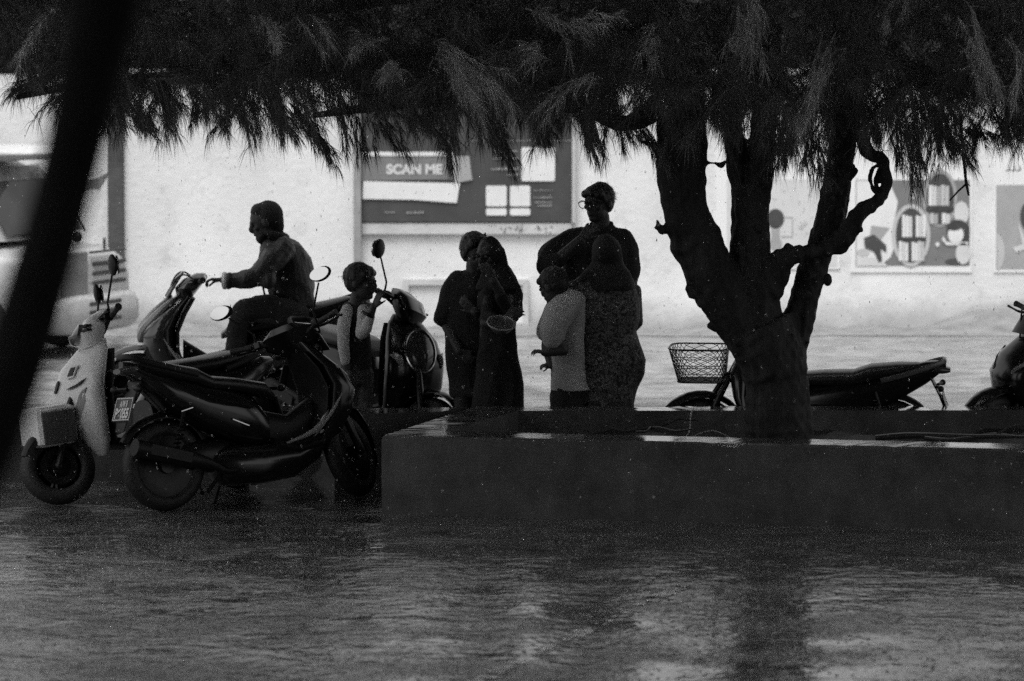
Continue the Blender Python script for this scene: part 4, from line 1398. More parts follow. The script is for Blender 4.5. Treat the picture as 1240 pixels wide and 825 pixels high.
# trees standing behind the far wall
def back_tree(x, y, h, rx, lab, n=5200):
    e = empty('garden_tree', (x, y, 0), 0, lab, 'tree', 'trees behind the far wall')
    t = MB().tube([(0, 0, 0), (.1, 0, h * .4), (.0, 0, h * .8)], [.16, .12, .05], 9, sub=3)
    t.build('trunk', bark, e)
    def fp(n):
        c_ = rng.normal(0, 1, (26, 3)) * np.array([rx * .5, rx * .32, h * .2]) + np.array([0, 0, h * .60])
        i = rng.integers(0, 26, n)
        q = c_[i] + rng.normal(0, 1, (n, 3)) * np.array([.42, .42, .42])
        q[:, 2] = np.clip(q[:, 2], 1.2, None)
        return q
    leaf_mass(e, 'crown', n, fp, .15, leaf, .3)
back_tree(-4.6, 43.5, 4.6, 2.4, 'dark leafy tree rising behind the wall at the far left')
back_tree(6.6, 44.2, 4.8, 2.3, 'dark leafy tree behind the wall beyond the right hand posters')
# ------------------------------------------------------------------ people
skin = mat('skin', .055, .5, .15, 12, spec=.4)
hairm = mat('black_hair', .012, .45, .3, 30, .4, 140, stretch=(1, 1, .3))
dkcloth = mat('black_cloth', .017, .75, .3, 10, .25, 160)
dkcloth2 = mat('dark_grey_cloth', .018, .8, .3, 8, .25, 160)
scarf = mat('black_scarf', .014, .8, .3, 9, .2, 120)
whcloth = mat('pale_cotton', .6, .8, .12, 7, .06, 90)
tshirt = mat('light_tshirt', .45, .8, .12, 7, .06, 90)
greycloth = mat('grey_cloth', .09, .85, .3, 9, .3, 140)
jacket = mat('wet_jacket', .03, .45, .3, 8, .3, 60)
def patterned():
    m = bpy.data.materials.new('patterned_cloth')
    m.use_nodes = True
    N, L = m.node_tree.nodes, m.node_tree.links
    b = N['Principled BSDF']; b.inputs['Roughness'].default_value = .8
    tc = N.new('ShaderNodeTexCoord')
    n = N.new('ShaderNodeTexNoise'); n.inputs['Scale'].default_value = 22; n.inputs['Detail'].default_value = 6; n.inputs['Distortion'].default_value = 2.5
    v = N.new('ShaderNodeTexVoronoi'); v.inputs['Scale'].default_value = 60
    L.new(tc.outputs['Object'], n.inputs['Vector']); L.new(tc.outputs['Object'], v.inputs['Vector'])
    mm = N.new('ShaderNodeMath'); mm.operation = 'MULTIPLY_ADD'; mm.inputs[1].default_value = .25
    L.new(v.outputs['Distance'], mm.inputs[0]); L.new(n.outputs['Fac'], mm.inputs[2])
    r = N.new('ShaderNodeMapRange'); r.inputs['From Min'].default_value = .52; r.inputs['From Max'].default_value = .75
    r.inputs['To Min'].default_value = .015; r.inputs['To Max'].default_value = .15
    L.new(mm.outputs[0], r.inputs['Value']); L.new(r.outputs['Result'], b.inputs['Base Color'])
    return m
pattern = patterned()

class Body:
    def __init__(s, label, Y0, fx, z=0.15, group=None):
        s.Y = Y0
        q = P(fx, 400, Y0)
        s.root = empty('person', (q.x, Y0, z), 0, label, 'person', group)
        s.o = s.root.location.copy()
        s.s = F / Y0 * 1.0
        s.skin = MB()
    def J(s, px, py, dy=0.0):
        return P(px, py, s.Y + dy) - s.o
    def rings(s, mb, rows, ratio=.62, n=24, e=2.3):
        """rows: py, cx, half width px, depth offset"""
        mb.loft([ring(s.J(cx, py, dy), (hw / s.s, 0, 0), (0, hw / s.s * ratio, 0), n, e) for py, cx, hw, dy in rows])
    def cap(s, mb, a, b, ra, rb):
        mb.cap(s.J(*a), s.J(*b), ra / s.s, rb / s.s)
    def chain(s, mb, pts):
        for a, b in zip(pts, pts[1:]):
            s.cap(mb, a[:3], b[:3], a[3], b[3])
    def head(s, px, py, dy, yaw, h, pitch=0.0, beard=False, hair=True, hair_k=1.0):
        """yaw: world direction of the face, radians from +x; h head height in metres"""
        c = s.J(px, py, dy)
        k = h / .225
        f = Vector((math.cos(yaw) * math.cos(pitch), math.sin(yaw) * math.cos(pitch), math.sin(pitch)))
        l = Vector((0, 0, 1)).cross(f).normalized()
        u = f.cross(l)
        rot = Matrix((l, f, u)).transposed()
        def E(mb, a, b_, c_, r):
            mb.ell(c + (l * a + f * b_ + u * c_) * k, tuple(q * k for q in r), rot)
        m = s.skin
        E(m, 0, -.008, .02, (.074, .094, .094)); E(m, 0, .028, -.04, (.056, .062, .068))
        E(m, 0, .066, -.083, (.026, .024, .022)); E(m, 0, .098, -.014, (.013, .018, .024)); E(m, 0, .09, .004, (.009, .014, .02))
        E(m, 0, .074, .03, (.05, .018, .012)); E(m, 0, .088, -.048, (.022, .010, .006)); E(m, 0, .086, -.058, (.02, .010, .006))
        for q in (-1, 1):
            E(m, q * .076, -.008, -.005, (.010, .022, .032)); E(m, q * .042, .06, -.015, (.02, .022, .016))
        ey = MB()
        for q in (-1, 1):
            ey.ell(c + (l * q * .031 + f * .083 + u * .012) * k, (.0115 * k,) * 3, n=10, k=7)
        ey.build('eyes', blackp, s.root)
        s.hd = (c, k, rot, l, f, u)
        if hair:
            hm = MB()
            E(hm, 0, -.02, .038, (.083 * hair_k, .098 * hair_k, .088 * hair_k)); E(hm, 0, -.035, .0, (.078, .08, .075)); E(hm, 0, .03, .07, (.066, .062, .042))
            for q in (-1, 1):
                E(hm, q * .066, -.012, .028, (.018, .055, .05)); E(hm, q * .05, .05, .06, (.03, .035, .03))
            for q in range(16):
                a = random.uniform(0, 6.28); r_ = random.uniform(0, .06)
                p_ = Vector((r_ * math.cos(a), r_ * math.sin(a) - .015, .11)) 
                b0 = c + (l * p_.x + f * p_.y + u * (p_.z - .01)) * k
                b1 = b0 + (l * random.uniform(-.02, .02) + f * random.uniform(-.02, .02) + u * random.uniform(.006, .022)) * k
                hm.cap(b0, b1, .012 * k, .005 * k, 7)
            ho_ = remeshed(hm, 'hair', hairm, s.root, .006, 2, folds(.004, 10, 90, int(px)))
            n = 900                                       # loose strands over the cap
            dv = rng.normal(0, 1, (n, 3)); dv /= np.linalg.norm(dv, axis=1, keepdims=True)
            dv[:, 2] = np.abs(dv[:, 2]) * 1.2 - .25
            dv = dv[~((dv[:, 1] > .45) & (dv[:, 2] < .55))]; n = len(dv)
            b0 = dv * np.array([.083, .1, .09]) + np.array([0, -.02, .036])
            tg = np.stack([rng.normal(0, .5, n), rng.normal(-.3, .6, n), rng.normal(-.5, .4, n)], 1)
            tg -= dv * (tg * dv).sum(1, keepdims=True) * .75
            tg /= np.linalg.norm(tg, axis=1, keepdims=True)
            e_ = b0 + tg * rng.uniform(.015, .045, (n, 1)) + dv * rng.uniform(-.002, .008, (n, 1))
            sd_ = np.cross(tg, dv); sd_ *= .0016 / (np.linalg.norm(sd_, axis=1, keepdims=True) + 1e-6)
            M_ = np.array(rot)
            tr_ = lambda q: (q * k) @ M_.T + np.array(c)
            V_ = np.stack([tr_(b0 - sd_), tr_(b0 + sd_), tr_(e_)], 1).reshape(-1, 3)
            arr_mesh('hair_strands', V_, np.arange(n * 3), 3, hairm, ho_)
        if beard:
            bm_ = MB()
            E(bm_, 0, .062, -.088, (.034, .036, .04)); E(bm_, 0, .04, -.07, (.054, .045, .04))
            remeshed(bm_, 'beard', hairm, s.root, .006, 2)
    def hand(s, w, d, n, k=1.0, curl=.5, thumb=1, spread=.15):
        m = s.skin
        d = Vector(d).normalized(); n = Vector(n); n = (n - d * n.dot(d)).normalized(); sd = d.cross(n)
        L = (.066, .074, .070, .055)
        for j in range(4):
            t = j - 1.5
            b0 = w + sd * t * .010 * k; b1 = w + (d * .082 + sd * t * .021) * k
            m.cap(b0, b1, .014 * k, .0105 * k, 8)
            p = b1; a = 0
            for q, (ln, da) in enumerate(((.45, .45), (.32, .9), (.23, .7))):
                a += curl * da
                dd_ = (d * math.cos(a) + n * math.sin(a) + sd * t * spread).normalized()
                p2 = p + dd_ * L[j] * ln * 1.12 * k
                m.cap(p, p2, (.0092 - .0008 * q) * k, (.0088 - .001 * q) * k, 8)
                p = p2
        b0 = w + (d * .02 + sd * thumb * .02) * k
        b1 = b0 + (d * .038 + sd * thumb * .03 + n * .012) * k
        b2 = b1 + (d * .034 + sd * thumb * .012 + n * .016 * (1 + curl)) * k
        m.cap(b0, b1, .015 * k, .011 * k, 8); m.cap(b1, b2, .0105 * k, .0085 * k, 8)
    def done(s, voxel=.0065):
        return remeshed(s.skin, 'body', skin, s.root, voxel, 3)
    def cloth(s, mb, name, m, voxel=.009, amp=.009, kx=26, seed=1, it=4):
        return remeshed(mb, name, m, s.root, voxel, it, folds(amp, 4, kx, seed))
    def foot(s, px, Yd, dirx, diry, m=None):
        q = P(px, 400, s.Y + Yd) - s.o
        q.z = .03
        d = Vector((dirx, diry, 0)).normalized()
        (m or s.skin).cap(q - d * .05, q + d * .14, .036, .028)
        return q

UPV = Vector((0, 0, 1))
GRP = 'people sheltering behind the planter'
# --- man with glasses, facing us over the woman's head, hand at his mouth
b = Body('person with short hair and glasses in dark collared shirt, tallest of the group', 27.85, 730, group=GRP)
b.head(725, 246, 0, R(232), .255, R(-6))
b.chain(b.skin, [(727, 262, .01, 11), (729, 286, .02, 12)])
b.rings(b.skin, [(286, 729, 26, .03), (320, 728, 27, .03), (370, 728, 24, .03), (410, 728, 26, .03)], .6)
for x in (716, 744):
    q = b.foot(x, .05, -.2, -1)
    b.skin.cap(b.J(x, 410, .03), q + Vector((0, 0, .42)), .085, .06); b.skin.cap(q + Vector((0, 0, .42)), q + Vector((0, 0, .05)), .06, .038)
b.chain(b.skin, [(664, 326, -.22, 9), (703, 292, -.27, 7)])
b.chain(b.skin, [(763, 300, .03, 9), (764, 350, .0, 8), (746, 372, -.16, 7)])
b.hand(b.J(704, 291, -.27), (.55, .05, .75), (.4, .7, 0), 1.0, .8, -1)
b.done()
sh = MB()
b.rings(sh, [(271, 728, 12, .02), (277, 728, 22, .02), (284, 729, 34, .02), (296, 730, 41, .03), (320, 729, 41, .03), (360, 728, 36, .03), (400, 728, 36, .03), (415, 728, 36, .03)], .52)
b.chain(sh, [(704, 287, .0, 14), (686, 294, -.02, 17), (666, 309, -.12, 16), (662, 324, -.2, 14), (676, 316, -.24, 11)])
b.chain(sh, [(704, 300, -.02, 16), (690, 346, -.02, 16)])
b.chain(sh, [(752, 289, .02, 14), (762, 303, .02, 14.5), (763, 330, .02, 13.5), (760, 352, 0, 12)])
sh.tube([b.J(728, 272, .01) + Vector((.068 * math.sin(R(a)), .062 * math.cos(R(a)), .03 * math.cos(R(a)))) for a in range(0, 361, 24)], .019, 8)
b.cloth(sh, 'shirt', dkcloth, amp=.010, seed=3)
tr = MB()
for x in (716, 744):
    q = P(x, 400, 27.0) - b.o
    tr.cap(b.J(x, 408, .03), Vector((q.x, q.y, .1)), .10, .075)
b.cloth(tr, 'trousers', dkcloth2, seed=4)
gl = MB()
c, k, rot, l, f, u = b.hd
for q in (-1, 1):
    cc = c + (l * q * .034 + f * .112 + u * .006) * k
    gl.tube([cc + (l * .029 * math.cos(R(a)) + u * .023 * math.sin(R(a))) * k for a in range(0, 361, 24)], .0028, 6)
    gl.tube([c + (l * q * .062 + f * .112 + u * .012) * k, c + (l * q * .083 + f * .09 + u * .012) * k, c + (l * q * .085 - f * .01 + u * .012) * k], .0026, 6)
gl.tube([c + (l * -.008 + f * .114 + u * .01) * k, c + (l * .008 + f * .114 + u * .01) * k], .0026, 6)
gl.build('glasses', blackpl, b.root)

# --- woman in patterned dress and black headscarf, back to us
b = Body('person in long patterned dress and black headscarf, back towards us', 27.32, 735, group=GRP)
b.head(735, 306, 0, R(108), .21, 0, hair=False)
b.chain(b.skin, [(735, 322, 0, 10), (734, 345, 0, 11)])
b.rings(b.skin, [(345, 732, 30, 0), (385, 732, 30, 0), (440, 736, 34, 0), (500, 733, 28, 0)], .6)
for x in (722, 746):
    q = b.foot(x, 0, -.3, 1)
    b.skin.cap(b.J(x, 480, 0), q + Vector((0, 0, .05)), .07, .035)
b.chain(b.skin, [(697, 350, -.03, 8), (688, 388, -.06, 8), (692, 420, .03, 6)])
b.chain(b.skin, [(769, 352, .03, 8), (771, 390, .08, 8), (752, 412, .22, 6)])
b.hand(b.J(692, 420, .03), (-.3, .3, -.7), (-.5, .3, 0), .95, .5, 1)
b.hand(b.J(752, 412, .22), (-.8, .3, .1), (0, -1, 0), .95, .5, 1)
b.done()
dr = MB()
b.rings(dr, [(330, 733, 22, 0), (336, 732, 36, 0), (350, 731, 43, 0), (372, 732, 44, 0), (388, 733, 44, 0), (402, 731, 41, 0), (418, 735, 43, .01), (436, 738, 46, .02), (452, 737, 45, .02), (472, 734, 41, .01), (496, 732, 38, 0), (540, 732, 38, 0), (572, 732, 39, 0)], .62)
b.chain(dr, [(708, 345, -.02, 14), (694, 356, -.06, 17), (686, 378, -.1, 17), (685, 394, -.1, 16)])
b.chain(dr, [(756, 344, 0, 13), (764, 360, .02, 13), (765, 385, .05, 13)])
b.cloth(dr, 'dress', pattern, amp=.011, kx=22, seed=5)
hj = MB()
hj.ell(b.J(735, 305, 0), (.108, .118, .120), n=18, k=12)
b.rings(hj, [(300, 735, 19, -.01), (318, 735, 20, -.01), (330, 733, 31, -.01), (344, 732, 38, -.01), (352, 732, 39, -.01)], .7)
b.cloth(hj, 'headscarf', scarf, amp=.009, seed=6)

# --- boy in light t-shirt leaning on her, facing left
b = Body('person, small boy in light t-shirt and dark shorts, head bowed', 27.2, 684, group=GRP)
b.head(670, 347, -.05, R(140), .225, R(-24), hair_k=1.06)
b.chain(b.skin, [(678, 356, -.04, 9), (688, 368, 0, 10)])
b.rings(b.skin, [(366, 690, 16, 0), (400, 688, 17, 0), (450, 684, 17, 0), (480, 684, 17, 0)], .7)
for x in (676, 694):
    q = b.foot(x, .0, -1, -.2)
    b.skin.cap(b.J(x, 480, 0), q + Vector((0, 0, .05)), .06, .032)
b.chain(b.skin, [(682, 374, -.14, 8), (674, 410, -.17, 8), (682, 424, -.17, 7), (660, 427, -.2, 5.5)])
b.chain(b.skin, [(668, 384, .12, 8), (662, 420, .1, 7), (668, 442, .0, 5.5)])
b.hand(b.J(662, 427, -.2), (-1, -.1, .15), (0, .3, -1), .72, .7, -1)
b.hand(b.J(669, 443, .0), (-1, -.1, .05), (0, .3, -1), .66, 1.0, 1)
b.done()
ts = MB()
b.rings(ts, [(352, 692, 10, 0), (360, 690, 20, 0), (378, 686, 24, 0), (410, 687, 22, 0), (440, 689, 21, 0), (462, 688, 23, 0), (473, 690, 24, 0)], .72)
b.chain(ts, [(688, 366, -.06, 17), (676, 380, -.13, 19), (670, 398, -.16, 17), (670, 410, -.16, 15.5)])
b.chain(ts, [(676, 372, .05, 15), (666, 392, .1, 14), (662, 402, .1, 13)])
b.cloth(ts, 't_shirt', tshirt, .008, .005, 26, 7)
st = MB()
b.rings(st, [(455, 686, 20, 0), (480, 687, 22, 0), (500, 687, 22, 0)], .8)
for x in (676, 697):
    b.chain(st, [(x, 490, 0, 12), (x, 535, 0, 12)])
b.cloth(st, 'shorts', dkcloth2, seed=8)

# --- person in the wide sleeved tunic, facing us
b = Body('person in wide sleeved dark tunic left of the close pair', 27.75, 574, group=GRP)
b.head(576, 306, 0, R(300), .255, R(-4), hair_k=1.03)
b.chain(b.skin, [(574, 320, 0, 10), (575, 336, 0, 11)])
b.rings(b.skin, [(338, 574, 24, 0), (390, 574, 26, 0), (440, 575, 27, 0), (480, 575, 26, 0)], .6)
for x in (562, 586):
    q = b.foot(x, 0, -.1, -1)
    b.skin.cap(b.J(x, 478, 0), q + Vector((0, 0, .05)), .08, .036)
b.chain(b.skin, [(548, 345, 0, 8), (540, 392, -.02, 7), (556, 425, -.14, 5.5)])
b.chain(b.skin, [(600, 345, 0, 8), (598, 385, -.1, 7), (576, 378, -.22, 6)])
b.hand(b.J(557, 426, -.14), (.7, -.1, -.6), (0, .8, .2), .95, .6, 1)
b.hand(b.J(575, 378, -.22), (-.6, 0, .6), (0, .8, 0), .9, .5, 1, .03)
b.done()
tu = MB()
b.rings(tu, [(324, 574, 12, 0), (330, 574, 22, 0), (340, 574, 34, 0), (360, 575, 39, 0), (395, 576, 39, 0), (425, 575, 38, 0), (448, 577, 38, 0), (466, 578, 35, 0), (481, 579, 34, 0)], .56)
b.chain(tu, [(556, 338, 0, 13), (547, 352, 0, 14), (541, 375, -.01, 13.5), (538, 386, -.01, 12)])
tu.box(b.J(538, 380, 0), (.125, .13, .16), Matrix.Rotation(R(12), 3, 'Y'), bev=.02)
b.chain(tu, [(594, 338, 0, 13), (600, 360, -.03, 13), (600, 380, -.08, 12)])
b.cloth(tu, 'tunic', dkcloth, amp=.012, kx=24, seed=9)
tr = MB()
for x in (565, 590):
    q = P(x, 400, b.Y) - b.o
    tr.cap(b.J(x, 470, 0), Vector((q.x, q.y, .1)), .085, .065)
b.cloth(tr, 'trousers', dkcloth2, seed=10)

# --- woman at the right of the pair, hand to her face
b = Body('person in black headscarf and long plain dark dress, one hand to the face', 27.57, 602, group=GRP)
b.head(592, 310, 0, R(238), .235, R(-8), hair=False)
b.chain(b.skin, [(594, 324, 0, 9), (598, 340, 0, 10)])
b.rings(b.skin, [(342, 601, 20, 0), (390, 602, 21, 0), (440, 603, 24, 0), (500, 602, 24, 0)], .62)
for x in (592, 612):
    q = b.foot(x, 0, -.2, -1)
    b.skin.cap(b.J(x, 490, 0), q + Vector((0, 0, .05)), .06, .034)
b.chain(b.skin, [(618, 348, -.02, 7.5), (622, 384, -.12, 7), (597, 340, -.24, 5.5)])
b.hand(b.J(597, 339, -.24), (-.45, .1, .8), (-.5, .6, 0), .95, .7, -1)
b.chain(b.skin, [(592, 350, -.06, 7.5), (588, 392, -.16, 7), (620, 386, -.26, 5.5)])
b.hand(b.J(613, 385, -.26), (.9, 0, .45), (0, .9, -.2), .85, .55, 1, .08)
b.done()
dr = MB()
b.rings(dr, [(330, 598, 12, 0), (338, 602, 24, 0), (352, 605, 27, 0), (375, 604, 27, 0), (395, 604, 23, 0), (425, 604, 25, 0), (452, 604, 29, 0), (490, 603, 33, 0), (530, 602, 36, 0), (565, 602, 38, 0)], .66)
b.chain(dr, [(612, 338, 0, 13), (620, 354, -.02, 13), (624, 378, -.1, 11), (618, 380, -.13, 9), (606, 358, -.2, 8.5)])
b.chain(dr, [(594, 345, -.03, 11), (590, 385, -.14, 10), (606, 390, -.22, 8.5)])
b.cloth(dr, 'dress', dkcloth2, amp=.011, kx=24, seed=11)
hj = MB()
hj.ell(b.J(592.5, 307, .01), (.094, .115, .126), n=18, k=12)
b.rings(hj, [(300, 594, 17, .01), (322, 598, 17, .01), (334, 603, 24, .01), (346, 604, 29, 0), (352, 604, 29, 0)], .72)
b.cloth(hj, 'headscarf', scarf, amp=.009, seed=12)
bw_ = MB()
bc = P(607, 392, 27.16)
bw_.lathe([(.002, -.05), (.06, -.045), (.088, -.01), (.092, .004), (.086, .002), (.055, -.035), (.002, -.04)], (0, 0, 0), 'z', 24)
o = bw_.build('bowl', mat('dull_bowl', .10, .25, .3, 6, coat=.4), None)
o.location = bc
bw2 = MB(); bw2.tube([Vector((.092 * math.cos(R(a)), .092 * math.sin(R(a)), .004)) for a in range(0, 361, 15)], .006, 8); bw2.build('rim', silver, o)
o.rotation_euler = (R(26), R(8), 0)
tag(o, 'dark oval bowl with pale rim held at waist height by the close pair', 'bowl')

# --- boy in the vest, hand near his mouth
b = Body('person, boy in dark vest over pale long sleeves, fingers raised to mouth', 27.75, 433, 0, group=GRP)
b.head(437, 342, 0, R(-22), .235, R(-4), hair_k=1.08)
b.chain(b.skin, [(433, 356, 0, 8), (431, 370, 0, 9)])
b.rings(b.skin, [(372, 430, 14, 0), (410, 431, 15, 0), (445, 432, 16, 0)], .7)
b.chain(b.skin, [(418, 436, -.1, 4.5), (420, 446, -.1, 4.5)])
b.chain(b.skin, [(446, 392, -.18, 4.8), (452, 372, -.18, 4.5)])
b.hand(b.J(452, 373, -.18), (.42, 0, .9), (.7, .5, -.2), .85, .12, -1, .12)
b.hand(b.J(419, 446, -.1), (.15, -.1, -1), (.7, .4, 0), .8, .5, 1)
for x in (424, 442):
    q = b.foot(x, .0, 1, -.4)
    b.skin.cap(b.J(x, 450, 0), q + Vector((0, 0, .05)), .055, .032)
b.done()
sl = MB()
b.chain(sl, [(421, 376, -.04, 8.5), (416, 398, -.1, 9), (416, 418, -.11, 8), (418, 438, -.1, 6.5)])
b.chain(sl, [(440, 376, -.08, 8), (438, 404, -.16, 8.5), (444, 398, -.18, 7.5), (448, 384, -.18, 6)])
b.cloth(sl, 'sleeves', whcloth, .007, .005, 20, 13)
ve = MB()
b.rings(ve, [(364, 431, 8, 0), (369, 430, 15, 0), (385, 430, 18, 0), (415, 431, 18, 0), (448, 431, 20, 0)], .72)
b.cloth(ve, 'vest', dkcloth, seed=14)
tr = MB()
b.rings(tr, [(440, 432, 17, 0), (465, 433, 18, 0)], .8)
for x in (423, 443):
    q = P(x, 400, b.Y) - b.o
    tr.cap(b.J(x, 455, 0), Vector((q.x, q.y, .09)), .062, .05)
b.cloth(tr, 'trousers', greycloth, amp=.010, seed=15)
bd_ = MB()
bd_.tube([b.J(439.5, 378, -.2), b.J(445, 381, -.235), b.J(452, 384, -.2)], .012, 8, sub=3)
bd_.build('wristband', blackpl, b.root)

# --- rider
b = Body('person in hooded rain jacket riding the scooter to the left', 30.0, 340, 0, None)
b.head(320, 269, 0, R(184), .25, R(-24), beard=True, hair=False)
b.chain(b.skin, [(326, 284, .02, 10), (334, 300, .02, 12)])
b.rings(b.skin, [(300, 340, 20, .02), (340, 348, 22, .02), (380, 358, 22, .02)], .85)
for q_, w_ in ((-1, 1), (1, 1)):
    dy = q_ * .2
    b.chain(b.skin, [(338, 304, dy, 9), (310, 334, dy * 1.4, 8), (272, 339, dy * 1.5, 6)])
    b.hand(b.J(270, 339, dy * 1.5), (-1, 0, .05), (0, 0, -1), 1.0, 1.0, q_)
    b.chain(b.skin, [(360, 384, dy * .6, 13), (292, 378, dy * .9, 11), (280, 425, dy * .9, 8), (278, 462, dy * .9, 7)])
    b.chain(b.skin, [(282, 466, dy * .9, 7), (258, 470, dy * .9, 5)])
b.done()
jk = MB()
b.rings(jk, [(284, 335, 14, .02), (292, 340, 26, .02), (312, 345, 33, .02), (335, 349, 33, .02), (355, 351, 31, .02), (378, 356, 28, .02), (396, 358, 29, .02)], .85)
for q_ in (-1, 1):
    dy = q_ * .2
    b.chain(jk, [(342, 300, dy * .8, 17), (332, 315, dy * 1.2, 18), (314, 333, dy * 1.45, 15), (296, 340, dy * 1.5, 12.5), (276, 340, dy * 1.5, 8.5)])
b.chain(jk, [(372, 380, 0, 12), (372, 392, 0, 12)])
jk.ell(b.J(300, 345, -.3), (.10, .07, .05)); jk.ell(b.J(322, 338, -.3), (.09, .08, .08))
b.rings(jk, [(384, 358, 30, .02), (398, 358, 31, .02), (404, 358, 30, .02)], .9)
for q_ in (-1, 1):
    jk.tube([b.J(277, 340, q_ * .3) + Vector((0, .048 * math.cos(R(a)), .048 * math.sin(R(a)))) for a in range(0, 361, 30)], .02, 8)
f1_, f2_ = folds(.012, 6, 16, 16), folds(.006, 20, 34, 19)
remeshed(jk, 'jacket', jacket, b.root, .008, 2, lambda co: f1_(co) + f2_(co))
zp = MB(); zp.tube([b.J(318, 296, -.02), b.J(313, 320, -.02), b.J(318, 345, -.02), b.J(326, 385, -.02)], .008, 6, sub=3); zp.build('zip', blackpl, b.root)
hd_ = MB()
hd_.ell(b.J(325, 261, .01), (.113, .108, .112), n=18, k=12); hd_.cap(b.J(333, 266, .02), b.J(334, 276, .02), .068, .062)
hd_.ell(b.J(314, 257, .01), (.066, .092, .07), n=16, k=10)
hd_.tube([b.J(332, 283, .02) + Vector((.088 * math.cos(R(a)), .088 * math.sin(R(a)), -.03 * math.cos(R(a)))) for a in range(0, 361, 24)], .03, 8)
b.cloth(hd_, 'hood', dkcloth, .008, .004, 26, 17)
tr = MB()
for q_ in (-1, 1):
    dy = q_ * .2
    b.chain(tr, [(360, 382, dy * .6, 17), (325, 372, dy * .8, 17), (294, 376, dy * .95, 15), (288, 400, dy * .95, 13.5), (284, 430, dy * .95, 12), (281, 458, dy * .95, 10)])
b.cloth(tr, 'trousers', dkcloth2, amp=.010, seed=18)
wt = MB()
wt.tube([b.J(272, 340, -.30) + Vector((0, .045 * math.cos(R(a)), .045 * math.sin(R(a)))) for a in range(0, 361, 30)], .02, 8)
wt.build('glove_cuff', whitegl, b.root)
# ------------------------------------------------------------------ white van parked by the wall, facing right
vanw = mat('van_white_paint', .40, .35, .06, 2, coat=.3)
vandk = mat('van_dark_trim', .03, .5, .2, 5)
vanglass = mat('van_glass', .03, .06, .3, 3, spec=.7)
VY = 37.3
vs_ = F / VY
vb = P(0, 415, VY)
van = empty('van', (P(24, 415, VY).x, VY, 0), R(-22), 'white van parked against the wall at the far left, louvred front beside the leaning trunk', 'van')
# local: +x forward (to the right and slightly towards us)
zr = lambda py: P(0, py, VY).z
hx = .74                                                 # front of the van ahead of its origin
mb = MB()
def sec(x, z0, z1, hw):
    zc, hz = (z0 + z1) / 2, (z1 - z0) / 2
    return ring((x, 0, zc), (0, hw, 0), (0, 0, hz), 24, 5)
zb, zh = .20, zr(296)
mb.loft([sec(-3.2, .3, 1.0, .74), sec(-3.1, .25, 1.05, .78), sec(-.9, .22, 1.05, .80), sec(0.0, .2, zh + .03, .80), sec(.5, .2, zh + .0, .79), sec(hx - .12, .2, zh - .04, .76), sec(hx - .03, .22, zh - .10, .73), sec(hx, .28, zh - .18, .70)])
vbody = mb.build('body', vanw, van, 50)
cab = MB()
zt = zr(196)
cab.loft([ring((-1.335, 0, 1.02), (0, .79, 0), (1.615, 0, 0), 28, 6), ring((-1.34, 0, 1.3), (0, .76, 0), (1.46, 0, 0), 28, 6), ring((-1.375, 0, zt - .06), (0, .70, 0), (1.255, 0, 0), 28, 6), ring((-1.375, 0, zt), (0, .62, 0), (1.17, 0, 0), 28, 5)])
cab.build('cab', vanw, van, 50)
def along(z):                                            # front surface of the cab at height z
    zs = [1.02, 1.3, zt - .06]; xs = [.28, .12, -.12]
    return np.interp(z, zs, xs)
ws = MB()
za, zb2 = 1.07, zt - .18
def wsq(z0, z1, hw0, hw1, off, th=.012, m=0):
    a = [Vector((along(z0) + off, -hw0, z0)), Vector((along(z0) + off, hw0, z0)), Vector((along(z1) + off, hw1, z1)), Vector((along(z1) + off, -hw1, z1))]
    return [a, [p + Vector((th, 0, th * .6)) for p in a]]
ws.loft(wsq(za, zb2, .68, .62, .006))
ws.build('windscreen', vanglass, van, 0)
ws = MB(); ws.loft(wsq(zb2 + .006, zt - .05, .62, .58, .006))
ws.build('sun_strip', mat('sun_strip', .20, .4, .6, 14), van, 0)
for s in (-1, 1):
    sw = MB()
    pts = [(.02, 1.08), (-1.6, 1.08), (-1.6, zt - .14), (-.28, zt - .14)]
    hw = lambda z: np.interp(z, [1.02, 1.3, zt], [.79, .76, .70])
    a = [Vector((x, s * (hw(z) + .004), z)) for x, z in pts]
    sw.loft([a, [p + Vector((0, s * .008, 0)) for p in a]])
    sw.build('side_window', vanglass, van, 0)
    ml = MB(); ml.tube([(.24, s * .80, 1.05), (.08, s * .765, 1.33), (-.14, s * .71, zt - .1)], .012, 6)
    ml.build('pillar_seal', vandk, van)
# front face: lamp recess, louvres, bumper
fx = hx + .004
lp = MB(); lp.box((fx - .01, -.36, .72), (.03, .52, .40), bev=.01)
lp.build('headlight', mat('van_lamp', .10, .2, .2, 4, coat=.5), van)
gr = MB()
for i in range(3):
    gr.box((fx, .31, .80 - .085 * i), (.03, .62, .035), bev=.008)
gr.box((fx - .01, .30, .905), (.03, .68, .02), bev=.005)
gr.build('grille', vandk, van)
bp = MB(); bp.loft([ring((hx - .10, 0, .37), (0, .78, 0), (0, 0, .17), 24, 6), ring((hx + .05, 0, .37), (0, .76, 0), (0, 0, .17), 24, 6), ring((hx + .10, 0, .37), (0, .70, 0), (0, 0, .13), 24, 5)])
bpo = bp.build('bumper', vanw, van, 50)
sl_ = MB()
for i in range(3):
    sl_.box((hx + .10, .05, .46 - .075 * i), (.02, .6, .035), bev=.006)
sl_.build('bumper_slot', vandk, bpo)
nz = MB(); nz.box((hx - .10, .42, zh + .0), (.02, .02, .10)); MB().box((hx + .004, .42, zh - .18), (.02, .025, .11), bev=.004).build('marker', vandk, van)
nz.build('badge', vandk, van)
wp = MB(); wp.tube([(.30, -.45, 1.06), (.29, .1, 1.12), (.27, .45, 1.14)], .012, 6); wp.ell((.42, .3, zh + .06), (.05, .04, .05), n=10, k=6)
wp.build('wiper', blackpl, van)
